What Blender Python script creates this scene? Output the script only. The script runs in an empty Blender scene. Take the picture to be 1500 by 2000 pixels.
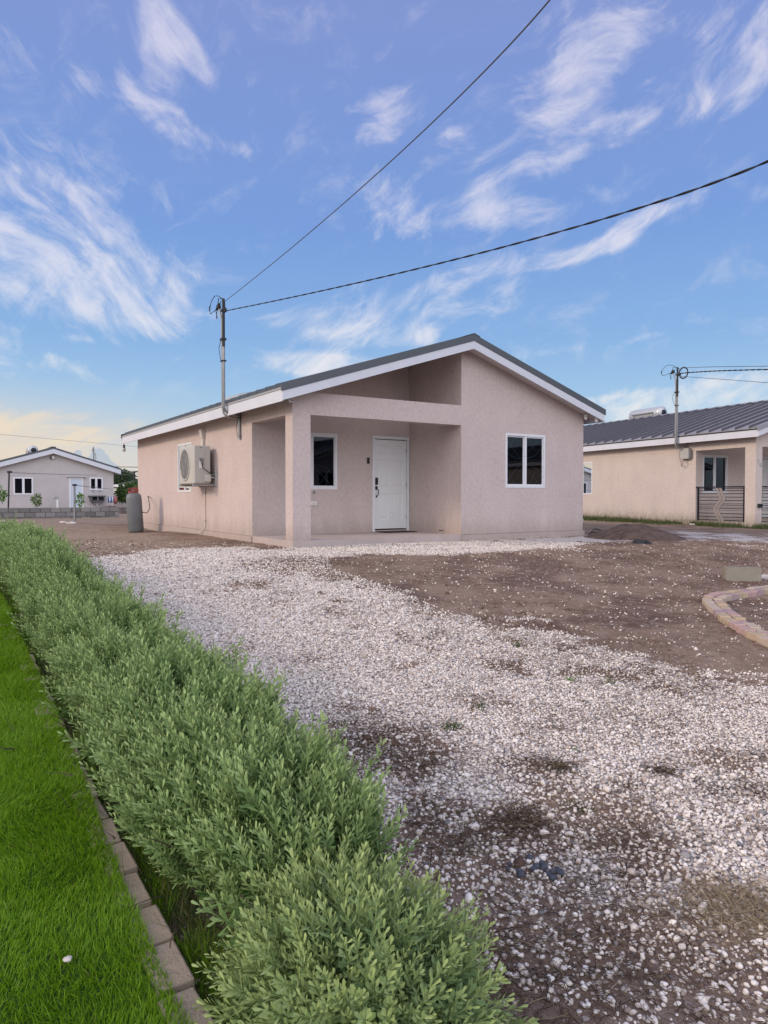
import bpy, math, random
import numpy as np
from mathutils import Vector, Matrix
rng = np.random.default_rng(7); random.seed(7)
S = bpy.context.scene
COL = S.collection

# ------------------------------------------------------------------ survey
F_PX = 1380.0; CAM_H = 0.97; PITCH = math.atan(32/F_PX)
CAM = np.array([0, 0, CAM_H])
AZ = math.radians(57.3)
UX = np.array([math.sin(AZ), math.cos(AZ), 0]); VX = np.array([-math.cos(AZ), math.sin(AZ), 0])

def ray(px, py):
    y = -(py-1000)/F_PX
    return np.array([(px-750)/F_PX, math.cos(PITCH)+y*math.sin(PITCH), -math.sin(PITCH)+y*math.cos(PITCH)])
def flat(px, py, z=0.0):
    d = ray(px, py); return CAM + d*((z-CAM_H)/d[2])
C0 = flat(572, 1070.5)                       # front left foot of the house
def at(px, py, Y):
    d = ray(px, py); return Vector(CAM + d*(Y/d[1]))
def uv(x, y):
    qx, qy = x-C0[0], y-C0[1]
    return qx*UX[0]+qy*UX[1], qx*VX[0]+qy*VX[1]
def xy(u, v):
    return C0[0]+u*UX[0]+v*VX[0], C0[1]+u*UX[1]+v*VX[1]

# smooth value noise in numpy
_P = rng.random((256, 256))
def vnoise(x, y, s=1.0):
    x = np.asarray(x, float)*s+100.3; y = np.asarray(y, float)*s+57.7
    xi = np.floor(x).astype(int); yi = np.floor(y).astype(int); fx = x-xi; fy = y-yi
    fx = fx*fx*(3-2*fx); fy = fy*fy*(3-2*fy)
    a = _P[xi % 256, yi % 256]; b = _P[(xi+1) % 256, yi % 256]; c = _P[xi % 256, (yi+1) % 256]; d = _P[(xi+1) % 256, (yi+1) % 256]
    return (a*(1-fx)+b*fx)*(1-fy)+(c*(1-fx)+d*fx)*fy
def fbm(x, y, s=1.0, n=4):
    r = 0; a = .5; t = 0
    for i in range(n):
        r = r+a*vnoise(np.asarray(x)+i*13.1, np.asarray(y)-i*7.7, s); t += a; a *= .5; s *= 2.1
    return r/t
def sstep(a, b, x):
    t = np.clip((x-a)/(b-a), 0, 1); return t*t*(3-2*t)

def gz0(x, y):                                # large shape of the ground: it falls a little towards the camera
    u, v = uv(np.asarray(x, float), np.asarray(y, float))
    z = -.4*(1-sstep(-10.5, -2.0, v))
    z = z-.1*np.exp(-((u+1.1)**2+(v-9.4)**2)/3.0)     # dip around the gas cylinder
    return z
def gz(x, y):
    z = gz0(x, y)
    u, v = uv(np.asarray(x, float), np.asarray(y, float))
    near = np.clip(1-np.hypot(x, y)/40, 0, 1)
    house = (1-sstep(-.1, .25, -np.maximum(np.maximum(-u, u-7.8), np.maximum(-v, v-11.6))))   # calm under the slab
    z = z+near*(.03*(fbm(x, y, .9)-.5)+.026*(fbm(x, y, 5.0, 4)-.5))
    # lumps of dug soil to the right of the house
    m = np.exp(-(((u-7.3)/2.2)**2+((v+3.4)/1.3)**2))
    z = z+m*.15*(fbm(x, y, 2.6, 4)-.42)
    m2 = np.exp(-(((u-.5-(-1.2))/1.0)**2+((v-4.3)/3.0)**2))
    z = z+m2*.05*(fbm(x, y, 2.0, 3)-.3)
    return z
def gp(px, py, dz=0.0):
    z = 0.0
    for i in range(40):
        p = flat(px, py, z+dz); z = .5*z+.5*float(gz0(p[0], p[1]))
    return p

# ------------------------------------------------------------------ materials
def lin(c):
    return tuple(((x/255)/12.92 if x/255 <= .04045 else ((x/255+.055)/1.055)**2.4) for x in c)
class NT:
    def __init__(s, nt): s.t = nt; s.n = nt.nodes; s.l = nt.links
    def new(s, k, **kw):
        n = s.n.new(k)
        for a, b in kw.items(): setattr(n, a, b)
        return n
    def put(s, sock, val):
        if hasattr(val, 'is_linked') or isinstance(val, bpy.types.NodeSocket): s.l.new(val, sock)
        else:
            if isinstance(val, (tuple, list)) and len(val) == 3 and sock.type == 'RGBA': val = (*val, 1)
            sock.default_value = val
    def math(s, op, a, b=0.0, c=0.0, clamp=False):
        n = s.new('ShaderNodeMath', operation=op); n.use_clamp = clamp
        s.put(n.inputs[0], a); s.put(n.inputs[1], b); s.put(n.inputs[2], c); return n.outputs[0]
    def mix(s, f, a, b, mode='MIX'):
        n = s.new('ShaderNodeMix', data_type='RGBA', blend_type=mode)
        s.put(n.inputs[0], f); s.put(n.inputs[6], a); s.put(n.inputs[7], b); return n.outputs[2]
    def noise(s, vec, scale, detail=4, rough=.55, dist=0.0):
        n = s.new('ShaderNodeTexNoise'); n.inputs['Scale'].default_value = scale; n.inputs['Detail'].default_value = detail
        n.inputs['Roughness'].default_value = rough; n.inputs['Distortion'].default_value = dist
        if vec is not None: s.l.new(vec, n.inputs['Vector'])
        return n.outputs['Fac']
    def ramp(s, f, stops):
        n = s.new('ShaderNodeValToRGB'); s.put(n.inputs[0], f); e = n.color_ramp.elements
        while len(e) < len(stops): e.new(.5)
        for i, (p, c) in enumerate(stops):
            e[i].position = p; e[i].color = (*c, 1) if isinstance(c, (tuple, list)) else (c, c, c, 1)
        return n.outputs[0]
    def step(s, a, b, x):
        n = s.new('ShaderNodeMapRange', interpolation_type='SMOOTHSTEP')
        s.put(n.inputs[0], x); s.put(n.inputs[1], a); s.put(n.inputs[2], b); return n.outputs[0]
    def mapping(s, vec, loc=(0, 0, 0), rot=(0, 0, 0), sc=(1, 1, 1), kind='POINT'):
        n = s.new('ShaderNodeMapping', vector_type=kind); s.l.new(vec, n.inputs[0])
        n.inputs[1].default_value = loc; n.inputs[2].default_value = rot; n.inputs[3].default_value = sc; return n.outputs[0]
def mat(name):
    m = bpy.data.materials.new(name); m.use_nodes = True
    t = NT(m.node_tree); b = t.n['Principled BSDF']; return m, t, b
def objco(t): return t.new('ShaderNodeTexCoord').outputs['Object']
def plain(name, c, rough=.5, metal=0.0, var=.12, scale=6.0, bump=0.0, bscale=80, spec=.4):
    m, t, b = mat(name); co = objco(t)
    f = t.noise(co, scale, 5)
    k = t.math('MULTIPLY_ADD', f, 2*var, 1-var)
    col = t.mix(1.0, c, t.new('ShaderNodeCombineColor').outputs[0], 'MULTIPLY')
    cc = t.n[-1] if False else None
    mul = t.new('ShaderNodeVectorMath', operation='SCALE'); mul.inputs[0].default_value = c; t.l.new(k, mul.inputs[3])
    t.l.new(mul.outputs[0], b.inputs['Base Color'])
    b.inputs['Roughness'].default_value = rough; b.inputs['Metallic'].default_value = metal
    b.inputs['Specular IOR Level'].default_value = spec
    if bump:
        bn = t.new('ShaderNodeBump'); bn.inputs['Strength'].default_value = bump; bn.inputs['Distance'].default_value = .004
        t.l.new(t.noise(co, bscale, 3), bn.inputs['Height']); t.l.new(bn.outputs[0], b.inputs['Normal'])
    return m
def stucco(name, c, stain=.16):
    m, t, b = mat(name); co = objco(t)
    big = t.noise(co, 1.3, 4)
    streak = t.noise(t.mapping(co, sc=(2.2, 2.2, .5)), 1.6, 6, .65)
    fine = t.noise(t.mapping(co, sc=(1, 1, .6)), 20, 4, .8)
    k = t.math('ADD', t.math('MULTIPLY_ADD', big, .20, .83), t.math('MULTIPLY', streak, stain))
    k = t.math('ADD', k, t.math('MULTIPLY_ADD', fine, .70, -.35))
    # splash dirt along the foot of the wall
    z = t.new('ShaderNodeSeparateXYZ'); t.l.new(co, z.inputs[0])
    foot = t.math('MULTIPLY', t.step(.60, .05, t.math('MULTIPLY_ADD', streak, .5, t.math('ADD', z.outputs[2], -.22))), .55)
    mul = t.new('ShaderNodeVectorMath', operation='SCALE'); mul.inputs[0].default_value = c; t.l.new(k, mul.inputs[3])
    col = t.mix(t.math('MULTIPLY', foot, .85), mul.outputs[0], (.30, .24, .19))
    t.l.new(col, b.inputs['Base Color']); b.inputs['Roughness'].default_value = .92; b.inputs['Specular IOR Level'].default_value = .2
    bn = t.new('ShaderNodeBump'); bn.inputs['Strength'].default_value = .8; bn.inputs['Distance'].default_value = .014
    h = t.math('ADD', t.noise(co, 22, 5, .75), t.math('MULTIPLY', t.noise(t.mapping(co, sc=(1, 1, .35)), 60, 2), .4))
    t.l.new(h, bn.inputs['Height']); t.l.new(bn.outputs[0], b.inputs['Normal'])
    return m
M = {}
M['pink'] = stucco('pink_stucco', (.565, .475, .445))
M['porch_pink'] = M['pink']
M['peach'] = stucco('peach_stucco', (.60, .52, .475))
M['pale'] = stucco('pale_stucco', (.54, .505, .49), .06)
M['slab'] = plain('concrete_slab', (.47, .40, .37), .85, 0, .15, 4, .4, 60, .2)
M['white'] = plain('white_paint', (.78, .77, .76), .45, 0, .05, 3)
M['fascia'] = plain('fascia_paint', (.64, .66, .71), .5, 0, .10, 2.5)
M['vinyl'] = plain('white_vinyl', (.72, .73, .75), .35, 0, .03)
M['door'] = plain('door_paint', (.74, .76, .76), .38, 0, .04, 2)
M['soffit'] = plain('soffit_board', (.62, .56, .54), .7, 0, .06, 3)
M['roof'] = plain('roof_metal', (.095, .105, .115), .42, .35, .14, 3)
M['roofn'] = plain('grey_roof_metal', (.30, .295, .32), .5, .1, .16, 2)
M['motif'] = plain('beige_paint', (.29, .245, .23), .6, 0, .1)
M['seam'] = plain('seam_cover', (.085, .083, .095), .45, .2, .1, 4)  # darker than the sheet: shade of the rib sides put into the colour
M['flash'] = plain('roof_flashing', (.10, .11, .12), .45, .3, .08, 2)
M['steel'] = plain('galvanised_steel', (.30, .31, .32), .45, .7, .2, 9)
M['darksteel'] = plain('dark_steel', (.035, .037, .04), .5, .4, .2, 9)
M['pvc'] = plain('grey_pvc', (.36, .36, .36), .5, 0, .1, 8)
M['wpvc'] = plain('cream_pvc', (.62, .56, .52), .5, 0, .08, 6)
M['black'] = plain('black_plastic', (.012, .012, .014), .4, 0, .1)
M['cable'] = plain('black_cable', (.014, .014, .016), .6, 0, .1)
M['greycable'] = plain('grey_cable', (.09, .09, .10), .6, 0, .1)
M['navy'] = plain('navy_metal', (.014, .014, .022), .4, .2, .2)
M['acw'] = plain('ac_enamel', (.50, .485, .44), .45, 0, .08, 3)
M['acg'] = plain('ac_panel', (.44, .43, .40), .5, 0, .06, 3)
M['acdark'] = plain('ac_grille_dark', (.07, .075, .08), .5, 0, .15, 10)
M['tank'] = plain('cylinder_paint', (.145, .155, .165), .5, 0, .22, 5)
M['redrust'] = plain('faded_red_paint', (.26, .07, .055), .7, 0, .45, 12)
M['block'] = plain('concrete_block', (.235, .225, .215), .95, 0, .22, 5, .8, 60, .1)
M['mortar'] = plain('mortar', (.085, .08, .078), .95, 0, .2, 8)
M['heater'] = plain('heater_shell', (.52, .54, .55), .35, .3, .05)
M['mat'] = plain('door_mat', (.06, .035, .035), .95, 0, .3, 20, .6, 100)
M['soilpile'] = None
M['green'] = plain('green_plastic', (.012, .05, .035), .4)
M['palecap'] = plain('pale_cap', (.5, .56, .5), .4)
M['stone'] = plain('pale_stone', (.58, .53, .48), .9, 0, .2, 14, .5, 30)
M['sink'] = plain('sink_concrete', (.12, .12, .125), .8, 0, .2, 8)
M['bluecloth'] = None
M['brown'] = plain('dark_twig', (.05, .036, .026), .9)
M['bark'] = plain('bark', (.11, .085, .06), .9, 0, .3, 12)
M['roofgreen'] = plain('old_roof', (.085, .095, .085), .8, 0, .2, 3)
def glass():
    m, t, b = mat('tinted_glass'); t.n.remove(b); out = t.n['Material Output']
    fr = t.new('ShaderNodeFresnel'); fr.inputs[0].default_value = 1.5
    tr = t.new('ShaderNodeBsdfTransparent'); tr.inputs[0].default_value = (.22, .27, .35, 1)
    gl = t.new('ShaderNodeBsdfGlossy'); gl.inputs['Roughness'].default_value = .015; gl.inputs[0].default_value = (.75, .8, .85, 1)
    mx = t.new('ShaderNodeMixShader'); t.l.new(fr.outputs[0], mx.inputs[0]); t.l.new(tr.outputs[0], mx.inputs[1]); t.l.new(gl.outputs[0], mx.inputs[2])
    t.l.new(mx.outputs[0], out.inputs[0]); return m
M['glass'] = glass()
M['curtain'] = plain('navy_curtain', (.012, .03, .07), .9, 0, .3, 3)
M['room'] = plain('dim_room', (.10, .095, .09), .9)

def island(name, stops, rough=.85, trans=0.0, spec=.25, attr=None, attr_col=None):
    m, t, b = mat(name)
    r = t.new('ShaderNodeNewGeometry').outputs['Random Per Island']
    c = t.ramp(r, stops)
    if attr:
        a = t.new('ShaderNodeAttribute', attribute_name=attr).outputs['Fac']
        c = t.mix(a, c, attr_col)
    t.put(b.inputs['Base Color'], c); b.inputs['Roughness'].default_value = rough; b.inputs['Specular IOR Level'].default_value = spec
    if trans:
        out = t.n['Material Output']; tl = t.new('ShaderNodeBsdfTranslucent'); t.put(tl.inputs[0], c)
        mx = t.new('ShaderNodeMixShader'); mx.inputs[0].default_value = trans
        t.l.new(b.outputs[0], mx.inputs[1]); t.l.new(tl.outputs[0], mx.inputs[2]); t.l.new(mx.outputs[0], out.inputs[0])
    return m
M['gravel'] = island('gravel_stone', [(0, (.22, .165, .135)), (.10, (.42, .345, .29)), (.3, (.64, .565, .495)), (.65, (.78, .71, .635)), (.96, (.86, .80, .73)), (.98, (.17, .165, .17)), (1, (.22, .21, .21))], .95, 0, .15)
M['pebble'] = island('dusty_pebble', [(0, (.20, .145, .115)), (.6, (.27, .205, .17)), (.9, (.38, .31, .27)), (1, (.52, .46, .42))], .95, 0, .15)
M['leaf'] = island('hedge_leaf', [(0, (.065, .138, .035)), (.5, (.148, .262, .072)), (1, (.24, .36, .13))], .6, .25, .3, 'tip', (.45, .57, .23))
M['sleaf'] = island('silver_leaf', [(0, (.105, .185, .07)), (.5, (.20, .315, .12)), (1, (.30, .41, .19))], .65, .25, .3, 'tip', (.48, .57, .20))
M['lawn'] = island('lawn_blade', [(0, (.06, .155, .005)), (.5, (.11, .26, .007)), (.9, (.18, .33, .012)), (1, (.26, .25, .07))], .55, .3, .3, 'tip', (.21, .39, .014))
M['weed'] = island('weed_blade', [(0, (.05, .09, .025)), (.6, (.09, .13, .045)), (1, (.2, .17, .08))], .7, .25, .2)
M['straw'] = island('dry_straw', [(0, (.06, .04, .03)), (.45, (.12, .085, .06)), (.8, (.24, .18, .12)), (1, (.38, .31, .21))], .9, .1, .1)
M['tanstraw'] = island('tan_straw', [(0, (.19, .14, .09)), (.5, (.32, .25, .16)), (1, (.46, .38, .26))], .9, .1, .1)
M['tree'] = island('tree_leaf', [(0, (.06, .12, .03)), (.6, (.12, .20, .05)), (1, (.22, .29, .09))], .6, .25, .3)
M['farleaf'] = island('far_leaf', [(0, (.05, .09, .045)), (1, (.10, .15, .075))], .8, .1, .2)
M['bright'] = island('seedling_leaf', [(0, (.09, .2, .03)), (1, (.2, .34, .08))], .6, .3, .3)

# ------------------------------------------------------------------ mesh helpers
class MB:
    def __init__(s): s.v = []; s.f = []; s.sm = []
    def add(s, vs, fs, smooth=False):
        o = len(s.v); s.v += [tuple(map(float, p)) for p in vs]; s.f += [tuple(i+o for i in f) for f in fs]; s.sm += [smooth]*len(fs); return s
    def box(s, x0, x1, y0, y1, z0, z1):
        return s.add([(x0,y0,z0),(x1,y0,z0),(x1,y1,z0),(x0,y1,z0),(x0,y0,z1),(x1,y0,z1),(x1,y1,z1),(x0,y1,z1)],
                     [(0,3,2,1),(4,5,6,7),(0,1,5,4),(1,2,6,5),(2,3,7,6),(3,0,4,7)])
    def hexa(s, p): # 8 points, same order as box
        return s.add(p, [(0,3,2,1),(4,5,6,7),(0,1,5,4),(1,2,6,5),(2,3,7,6),(3,0,4,7)])
    def tube(s, pts, r, n=8, cap=True):
        pts = [Vector(p) for p in pts]; rs = r if isinstance(r, (list, tuple)) else [r]*len(pts)
        up = None; vs = []
        for i, p in enumerate(pts):
            d = (pts[min(i+1, len(pts)-1)]-pts[max(i-1, 0)]).normalized()
            if up is None:
                up = Vector((0, 0, 1)) if abs(d.z) < .9 else Vector((1, 0, 0))
            a = (up-d*up.dot(d)).normalized(); b = d.cross(a); up = a
            for k in range(n):
                t = 2*math.pi*k/n; vs.append(p+(a*math.cos(t)+b*math.sin(t))*rs[i])
        fs = []
        for i in range(len(pts)-1):
            for k in range(n):
                k2 = (k+1) % n; fs.append((i*n+k, i*n+k2, (i+1)*n+k2, (i+1)*n+k))
        s.add(vs, fs, True)
        if cap:
            s.add(vs[:n], [tuple(range(n))[::-1]]); s.add(vs[-n:], [tuple(range(n))])
        return s
    def revolve(s, prof, n=24, cx=0, cy=0, axis='z', a0=0, a1=2*math.pi):
        full = abs(a1-a0-2*math.pi) < 1e-6; m = n if full else n+1; vs = []
        for r, h in prof:
            for k in range(m):
                t = a0+(a1-a0)*k/n
                p = (cx+r*math.cos(t), cy+r*math.sin(t), h)
                if axis == 'y': p = (p[0], p[2], p[1])
                if axis == 'x': p = (p[2], p[0], p[1])
                vs.append(p)
        fs = []
        for i in range(len(prof)-1):
            for k in range(n):
                k2 = (k+1) % m; fs.append((i*m+k, i*m+k2, (i+1)*m+k2, (i+1)*m+k))
        return s.add(vs, fs, True)
    def build(s, name, m, parent=None, bevel=0.0):
        me = bpy.data.meshes.new(name); me.from_pydata(s.v, [], s.f); me.validate()
        if len(me.polygons) == len(s.sm): me.polygons.foreach_set('use_smooth', s.sm)
        me.materials.append(m); me.update()
        o = bpy.data.objects.new(name, me); COL.objects.link(o)
        if parent: o.parent = parent
        if bevel:
            b = o.modifiers.new('bevel', 'BEVEL'); b.width = bevel; b.segments = 2; b.limit_method = 'ANGLE'
        return o
def tag(o, label=None, cat=None, group=None, kind=None):
    for k, v in (('label', label), ('category', cat), ('group', group), ('kind', kind)):
        if v: o[k] = v
    return o
def empty(name, loc=(0, 0, 0), rz=0.0, label=None, cat=None, group=None):
    o = bpy.data.objects.new(name, None); COL.objects.link(o); o.location = loc; o.rotation_euler = (0, 0, rz)
    o.empty_display_size = .2; return tag(o, label, cat, group)
def frame_empty(name, org, ang, label, cat, group=None):  # x axis = u direction, y axis = v direction
    return empty(name, org, ang, label, cat, group)
def copy_tree(o, parent=None):
    c = o.copy(); COL.objects.link(c)
    if parent: c.parent = parent
    for ch in list(o.children): copy_tree(ch, c)
    return c
def npmesh(name, V, F, m, parent=None, attr=None, smooth=False):
    me = bpy.data.meshes.new(name); n = len(V); k = F.shape[1]
    me.vertices.add(n); me.vertices.foreach_set('co', np.ascontiguousarray(V, np.float32).ravel())
    me.loops.add(F.size); me.loops.foreach_set('vertex_index', np.ascontiguousarray(F, np.int32).ravel())
    me.polygons.add(len(F)); me.polygons.foreach_set('loop_start', np.arange(0, F.size, k, dtype=np.int32))
    me.polygons.foreach_set('loop_total', np.full(len(F), k, np.int32))
    if smooth: me.polygons.foreach_set('use_smooth', np.ones(len(F), bool))
    me.update(calc_edges=True)
    if attr is not None:
        for an, av in attr.items():
            av = np.asarray(av, np.float32)
            if av.ndim == 1:
                a = me.attributes.new(an, 'FLOAT', 'POINT'); a.data.foreach_set('value', av)
            else:
                a = me.attributes.new(an, 'FLOAT_COLOR', 'POINT'); a.data.foreach_set('color', np.ascontiguousarray(av).ravel())
    me.materials.append(m)
    o = bpy.data.objects.new(name, me); COL.objects.link(o)
    if parent: o.parent = parent
    return o
def inst(protoV, protoF, pos, R, sc):
    """copies of one shape as arrays: pos (n,3), R (n,3,3), sc (n,) or (n,3)"""
    n = len(pos); sc = np.asarray(sc); sc = sc[:, None] if sc.ndim == 1 else sc
    P = protoV[None]*sc[:, None, :]
    V = np.einsum('nij,nkj->nki', R, P)+pos[:, None, :]
    F = protoF[None]+(np.arange(n)*len(protoV))[:, None, None]
    return V.reshape(-1, 3), F.reshape(-1, protoF.shape[1])
def rotz(a):
    c, s = np.cos(a), np.sin(a); R = np.zeros((len(a), 3, 3)); R[:, 0, 0] = c; R[:, 0, 1] = -s; R[:, 1, 0] = s; R[:, 1, 1] = c; R[:, 2, 2] = 1; return R
def align(d, spin):
    """rotation taking z to d with a spin about it"""
    d = d/np.linalg.norm(d, axis=1, keepdims=True)
    ref = np.where(np.abs(d[:, 2:3]) < .95, np.array([[0, 0, 1.]]), np.array([[1., 0, 0]]))
    x = np.cross(ref, d); x /= np.linalg.norm(x, axis=1, keepdims=True); y = np.cross(d, x)
    B = np.stack([x, y, d], 2); return B @ rotz(spin)
def cat(parts):
    V = []; F = []; o = 0
    for v, f in parts: V.append(v); F.append(f+o); o += len(v)
    return np.concatenate(V), np.concatenate(F)

# ------------------------------------------------------------------ camera
cam = bpy.data.cameras.new('camera'); co = bpy.data.objects.new('camera', cam); COL.objects.link(co)
co.location = CAM; co.rotation_euler = (math.pi/2-PITCH, 0, 0)
cam.sensor_width = 36; cam.lens = 36*F_PX/2000; cam.clip_start = .05; cam.clip_end = 9000
S.camera = co
S.view_settings.view_transform = 'Standard'; S.view_settings.look = 'None'; S.view_settings.exposure = 0; S.view_settings.gamma = 1
S.cycles.use_denoising = True
try: S.cycles.denoiser = 'OPENIMAGEDENOISE'
except Exception: pass
S.cycles.max_bounces = 6; S.cycles.diffuse_bounces = 2; S.cycles.transparent_max_bounces = 12

# ------------------------------------------------------------------ light and sky
SUN_EL = math.radians(25)
sd = -UX+.36*VX; sd /= np.linalg.norm(sd)
sun_dir = np.array([sd[0]*math.cos(SUN_EL), sd[1]*math.cos(SUN_EL), math.sin(SUN_EL)])
sl = bpy.data.lights.new('sun', 'SUN'); sl.energy = 1.8; sl.angle = math.radians(13); sl.color = (1, .80, .60)
so = bpy.data.objects.new('sun', sl); COL.objects.link(so); so.location = (-20, 0, 20)
so.rotation_euler = Vector(sun_dir).to_track_quat('Z', 'Y').to_euler()

W = bpy.data.worlds.new('World'); S.world = W; W.use_nodes = True
t = NT(W.node_tree); bg = t.n['Background']
sky = t.new('ShaderNodeTexSky', sky_type='NISHITA'); sky.sun_disc = False
sky.sun_elevation = SUN_EL; sky.sun_rotation = math.atan2(sun_dir[0], sun_dir[1]); sky.altitude = 0; sky.air_density = 1; sky.dust_density = 1.5; sky.ozone_density = 3
gen = t.new('ShaderNodeTexCoord').outputs['Generated']
nrm = t.new('ShaderNodeVectorMath', operation='NORMALIZE'); t.l.new(gen, nrm.inputs[0]); D = nrm.outputs[0]
sep = t.new('ShaderNodeSeparateXYZ'); t.l.new(D, sep.inputs[0]); dx, dy, dz = sep.outputs
el = t.math('ARCSINE', dz); az = t.math('ARCTAN2', dx, dy)
cmb = t.new('ShaderNodeCombineXYZ'); t.put(cmb.inputs[0], az); t.put(cmb.inputs[1], el); AE = cmb.outputs[0]
e01 = t.math('DIVIDE', el, .70, clamp=True)
base = t.ramp(e01, [(0, lin((205, 218, 226))), (.06, lin((194, 217, 232))), (.16, lin((170, 207, 237))), (.30, lin((142, 184, 233))), (.50, lin((125, 163, 226))), (.72, lin((129, 157, 220))), (1, lin((139, 154, 213)))])
nsc = t.new('ShaderNodeVectorMath', operation='SCALE'); t.l.new(sky.outputs[0], nsc.inputs[0]); nsc.inputs[3].default_value = .10
col = t.mix(.10, base, nsc.outputs[0])
# warm band low in the west (left)
west = t.math('MULTIPLY', t.step(-.05, -.55, az), t.step(.17, .02, el))
col = t.mix(t.math('MULTIPLY', west, .85), col, lin((241, 217, 190)))
# cirrus: two families of streaks, broken by noise, thick where the blobs say
def dirpx(px, py):
    d = ray(px, py); d = d/np.linalg.norm(d); return math.atan2(d[0], d[1]), math.asin(d[2])
def blobs(lst):
    tot = None
    for (px, py, rx, ry, ang, st) in lst:
        a, e = dirpx(px, py); k = 1/F_PX
        v = t.mapping(AE, (a, e, 0), (0, 0, math.radians(ang)), (rx*k*1.5, ry*k*1.5, 1), 'TEXTURE')
        g = t.new('ShaderNodeTexGradient', gradient_type='SPHERICAL'); t.l.new(v, g.inputs[0])
        s = t.math('MULTIPLY', t.math('POWER', g.outputs['Fac'], 1.2), st*1.5)
        tot = s if tot is None else t.math('ADD', tot, s)
    return tot
LEFT = [(322,65,60,50,-40,.85),(385,120,60,20,-50,.85),(300,200,60,55,-45,.6),(270,180,40,30,-20,.6),(145,180,50,35,30,.6),(385,258,65,22,-35,.6),(480,292,36,16,-15,.65),
        (140,470,190,110,-28,1.15),(180,545,190,75,-8,1.2),(60,420,110,60,-10,.7),(20,670,60,60,-45,.7),(140,715,60,18,-25,.65),(170,663,50,9,0,.5),(30,100,50,30,-30,.45),(450,80,240,160,0,.22),(200,330,260,90,-20,.2)]
RIGHT = [(760,215,100,45,15,.8),(880,258,50,28,-5,.85),(760,365,80,35,-10,.7),(1120,160,120,100,40,.8),(1200,70,150,50,35,.6),(1115,85,22,45,0,.7),(1195,258,70,22,15,1.0),(1080,310,150,50,8,.6),
         (830,435,150,40,-4,.75),(980,410,110,30,-4,.6),(1230,440,70,24,28,1.0),(1320,400,80,13,15,.7),(1020,518,150,30,8,1.0),(1150,492,80,14,10,.7),(1090,548,130,16,8,.55),(1400,195,120,30,12,.75),(1475,85,55,40,45,.85),
         (640,650,190,40,-6,.75),(820,600,170,60,0,.75),(860,560,60,30,30,.6),(1270,655,80,10,10,.45),(1050,690,200,16,6,.3),(600,708,110,20,0,1.3),(680,730,120,26,0,1.0),(838,660,18,22,45,1.0),(1400,770,230,38,4,1.4),(1230,800,160,26,0,1.1),(380,612,50,12,0,.6),(930,350,60,60,0,.35),(1380,60,150,80,20,.3)]
LOW = [(95,838,200,30,-3,.75),(40,880,160,30,0,.7),(140,850,60,14,0,.7)]
def streaks(rot, sx, sy, seed):
    v = t.mapping(AE, (seed, seed*.7, 0), (0, 0, math.radians(rot)), (1, 1, 1))
    wn = t.new('ShaderNodeTexNoise'); wn.inputs['Scale'].default_value = 3.2; wn.inputs['Detail'].default_value = 2.5; t.l.new(v, wn.inputs['Vector'])
    wv = t.new('ShaderNodeVectorMath', operation='MULTIPLY_ADD'); t.l.new(wn.outputs['Color'], wv.inputs[0]); wv.inputs[1].default_value = (.22, .22, 0); t.l.new(v, wv.inputs[2])
    a = t.noise(t.mapping(wv.outputs[0], sc=(sx, sy, 1)), 1.0, 7, .58)
    b = t.noise(t.mapping(wv.outputs[0], sc=(15, 22, 1)), 1.0, 7, .66, .6)
    return t.math('ADD', t.math('MULTIPLY', a, .50), t.math('MULTIPLY', b, .50))
nl = streaks(36, 7, 22, 1.3); nr = streaks(-22, 7, 25, 4.1)
bl = blobs(LEFT); br = blobs(RIGHT); bw = blobs(LOW)
def dens(b, n, lo, hi):
    # thin veil everywhere the blob reaches, dense only on the bright fibres
    bb = t.math('MINIMUM', b, 1.15)
    f = t.math('ADD', t.math('MULTIPLY_ADD', t.math('ADD', n, -.5), 3.0, .20), t.math('MULTIPLY', bb, .52))
    return t.math('MULTIPLY', t.step(lo, hi, f), t.step(0.0, .35, b))
cl = t.math('MAXIMUM', dens(bl, nl, .36, 1.25), dens(br, nr, .36, 1.25))
veil = t.math('MULTIPLY', t.step(.50, .68, t.math('ADD', t.math('MULTIPLY', nr, .75), t.math('MULTIPLY', nl, .25))), .36)
cl = t.math('MAXIMUM', cl, t.math('MULTIPLY', veil, t.step(.08, .2, el)))
ccol = t.ramp(t.math('DIVIDE', el, .5, clamp=True), [(0, lin((248, 240, 226))), (.25, lin((246, 242, 238))), (.5, lin((232, 232, 243))), (1, lin((222, 220, 238)))])
col = t.mix(t.math('MULTIPLY', cl, .82), col, ccol)
cw = dens(bw, nr, .4, 1.0)
col = t.mix(t.math('MULTIPLY', cw, .8), col, lin((240, 222, 196)))
# grey blue cumulus far off, low on the left
cum = blobs([(190,890,15,14,0,1.0),(203,902,13,12,0,1.0),(152,887,8,9,0,1.0),(180,904,26,10,0,1.0),(215,912,14,8,0,.8)])
cn = t.noise(AE, 90, 5, .65)
cumf = t.step(.5, .62, t.math('ADD', cum, t.math('MULTIPLY_ADD', cn, 1.6, -.8)))
col = t.mix(t.math('MULTIPLY', cumf, .75), col, lin((176, 192, 210)))
# sky behind the camera, out of view: brightened as added fill for the walls
back = t.step(.05, -.80, dy)
bn_ = t.noise(D, 2.2, 5)
bcol = t.mix(t.math('MULTIPLY_ADD', bn_, 1.2, -.1, clamp=True), (1.42, 1.44, 1.68), (2.30, 2.25, 2.40))
bcol = t.mix(t.step(-.35, -.95, dx), bcol, (1.75, 1.42, 1.12))     # warmer tint on the sunset side of that added fill
col = t.mix(t.math('MULTIPLY', back, t.step(-.02, .14, el)), col, bcol)
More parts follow.
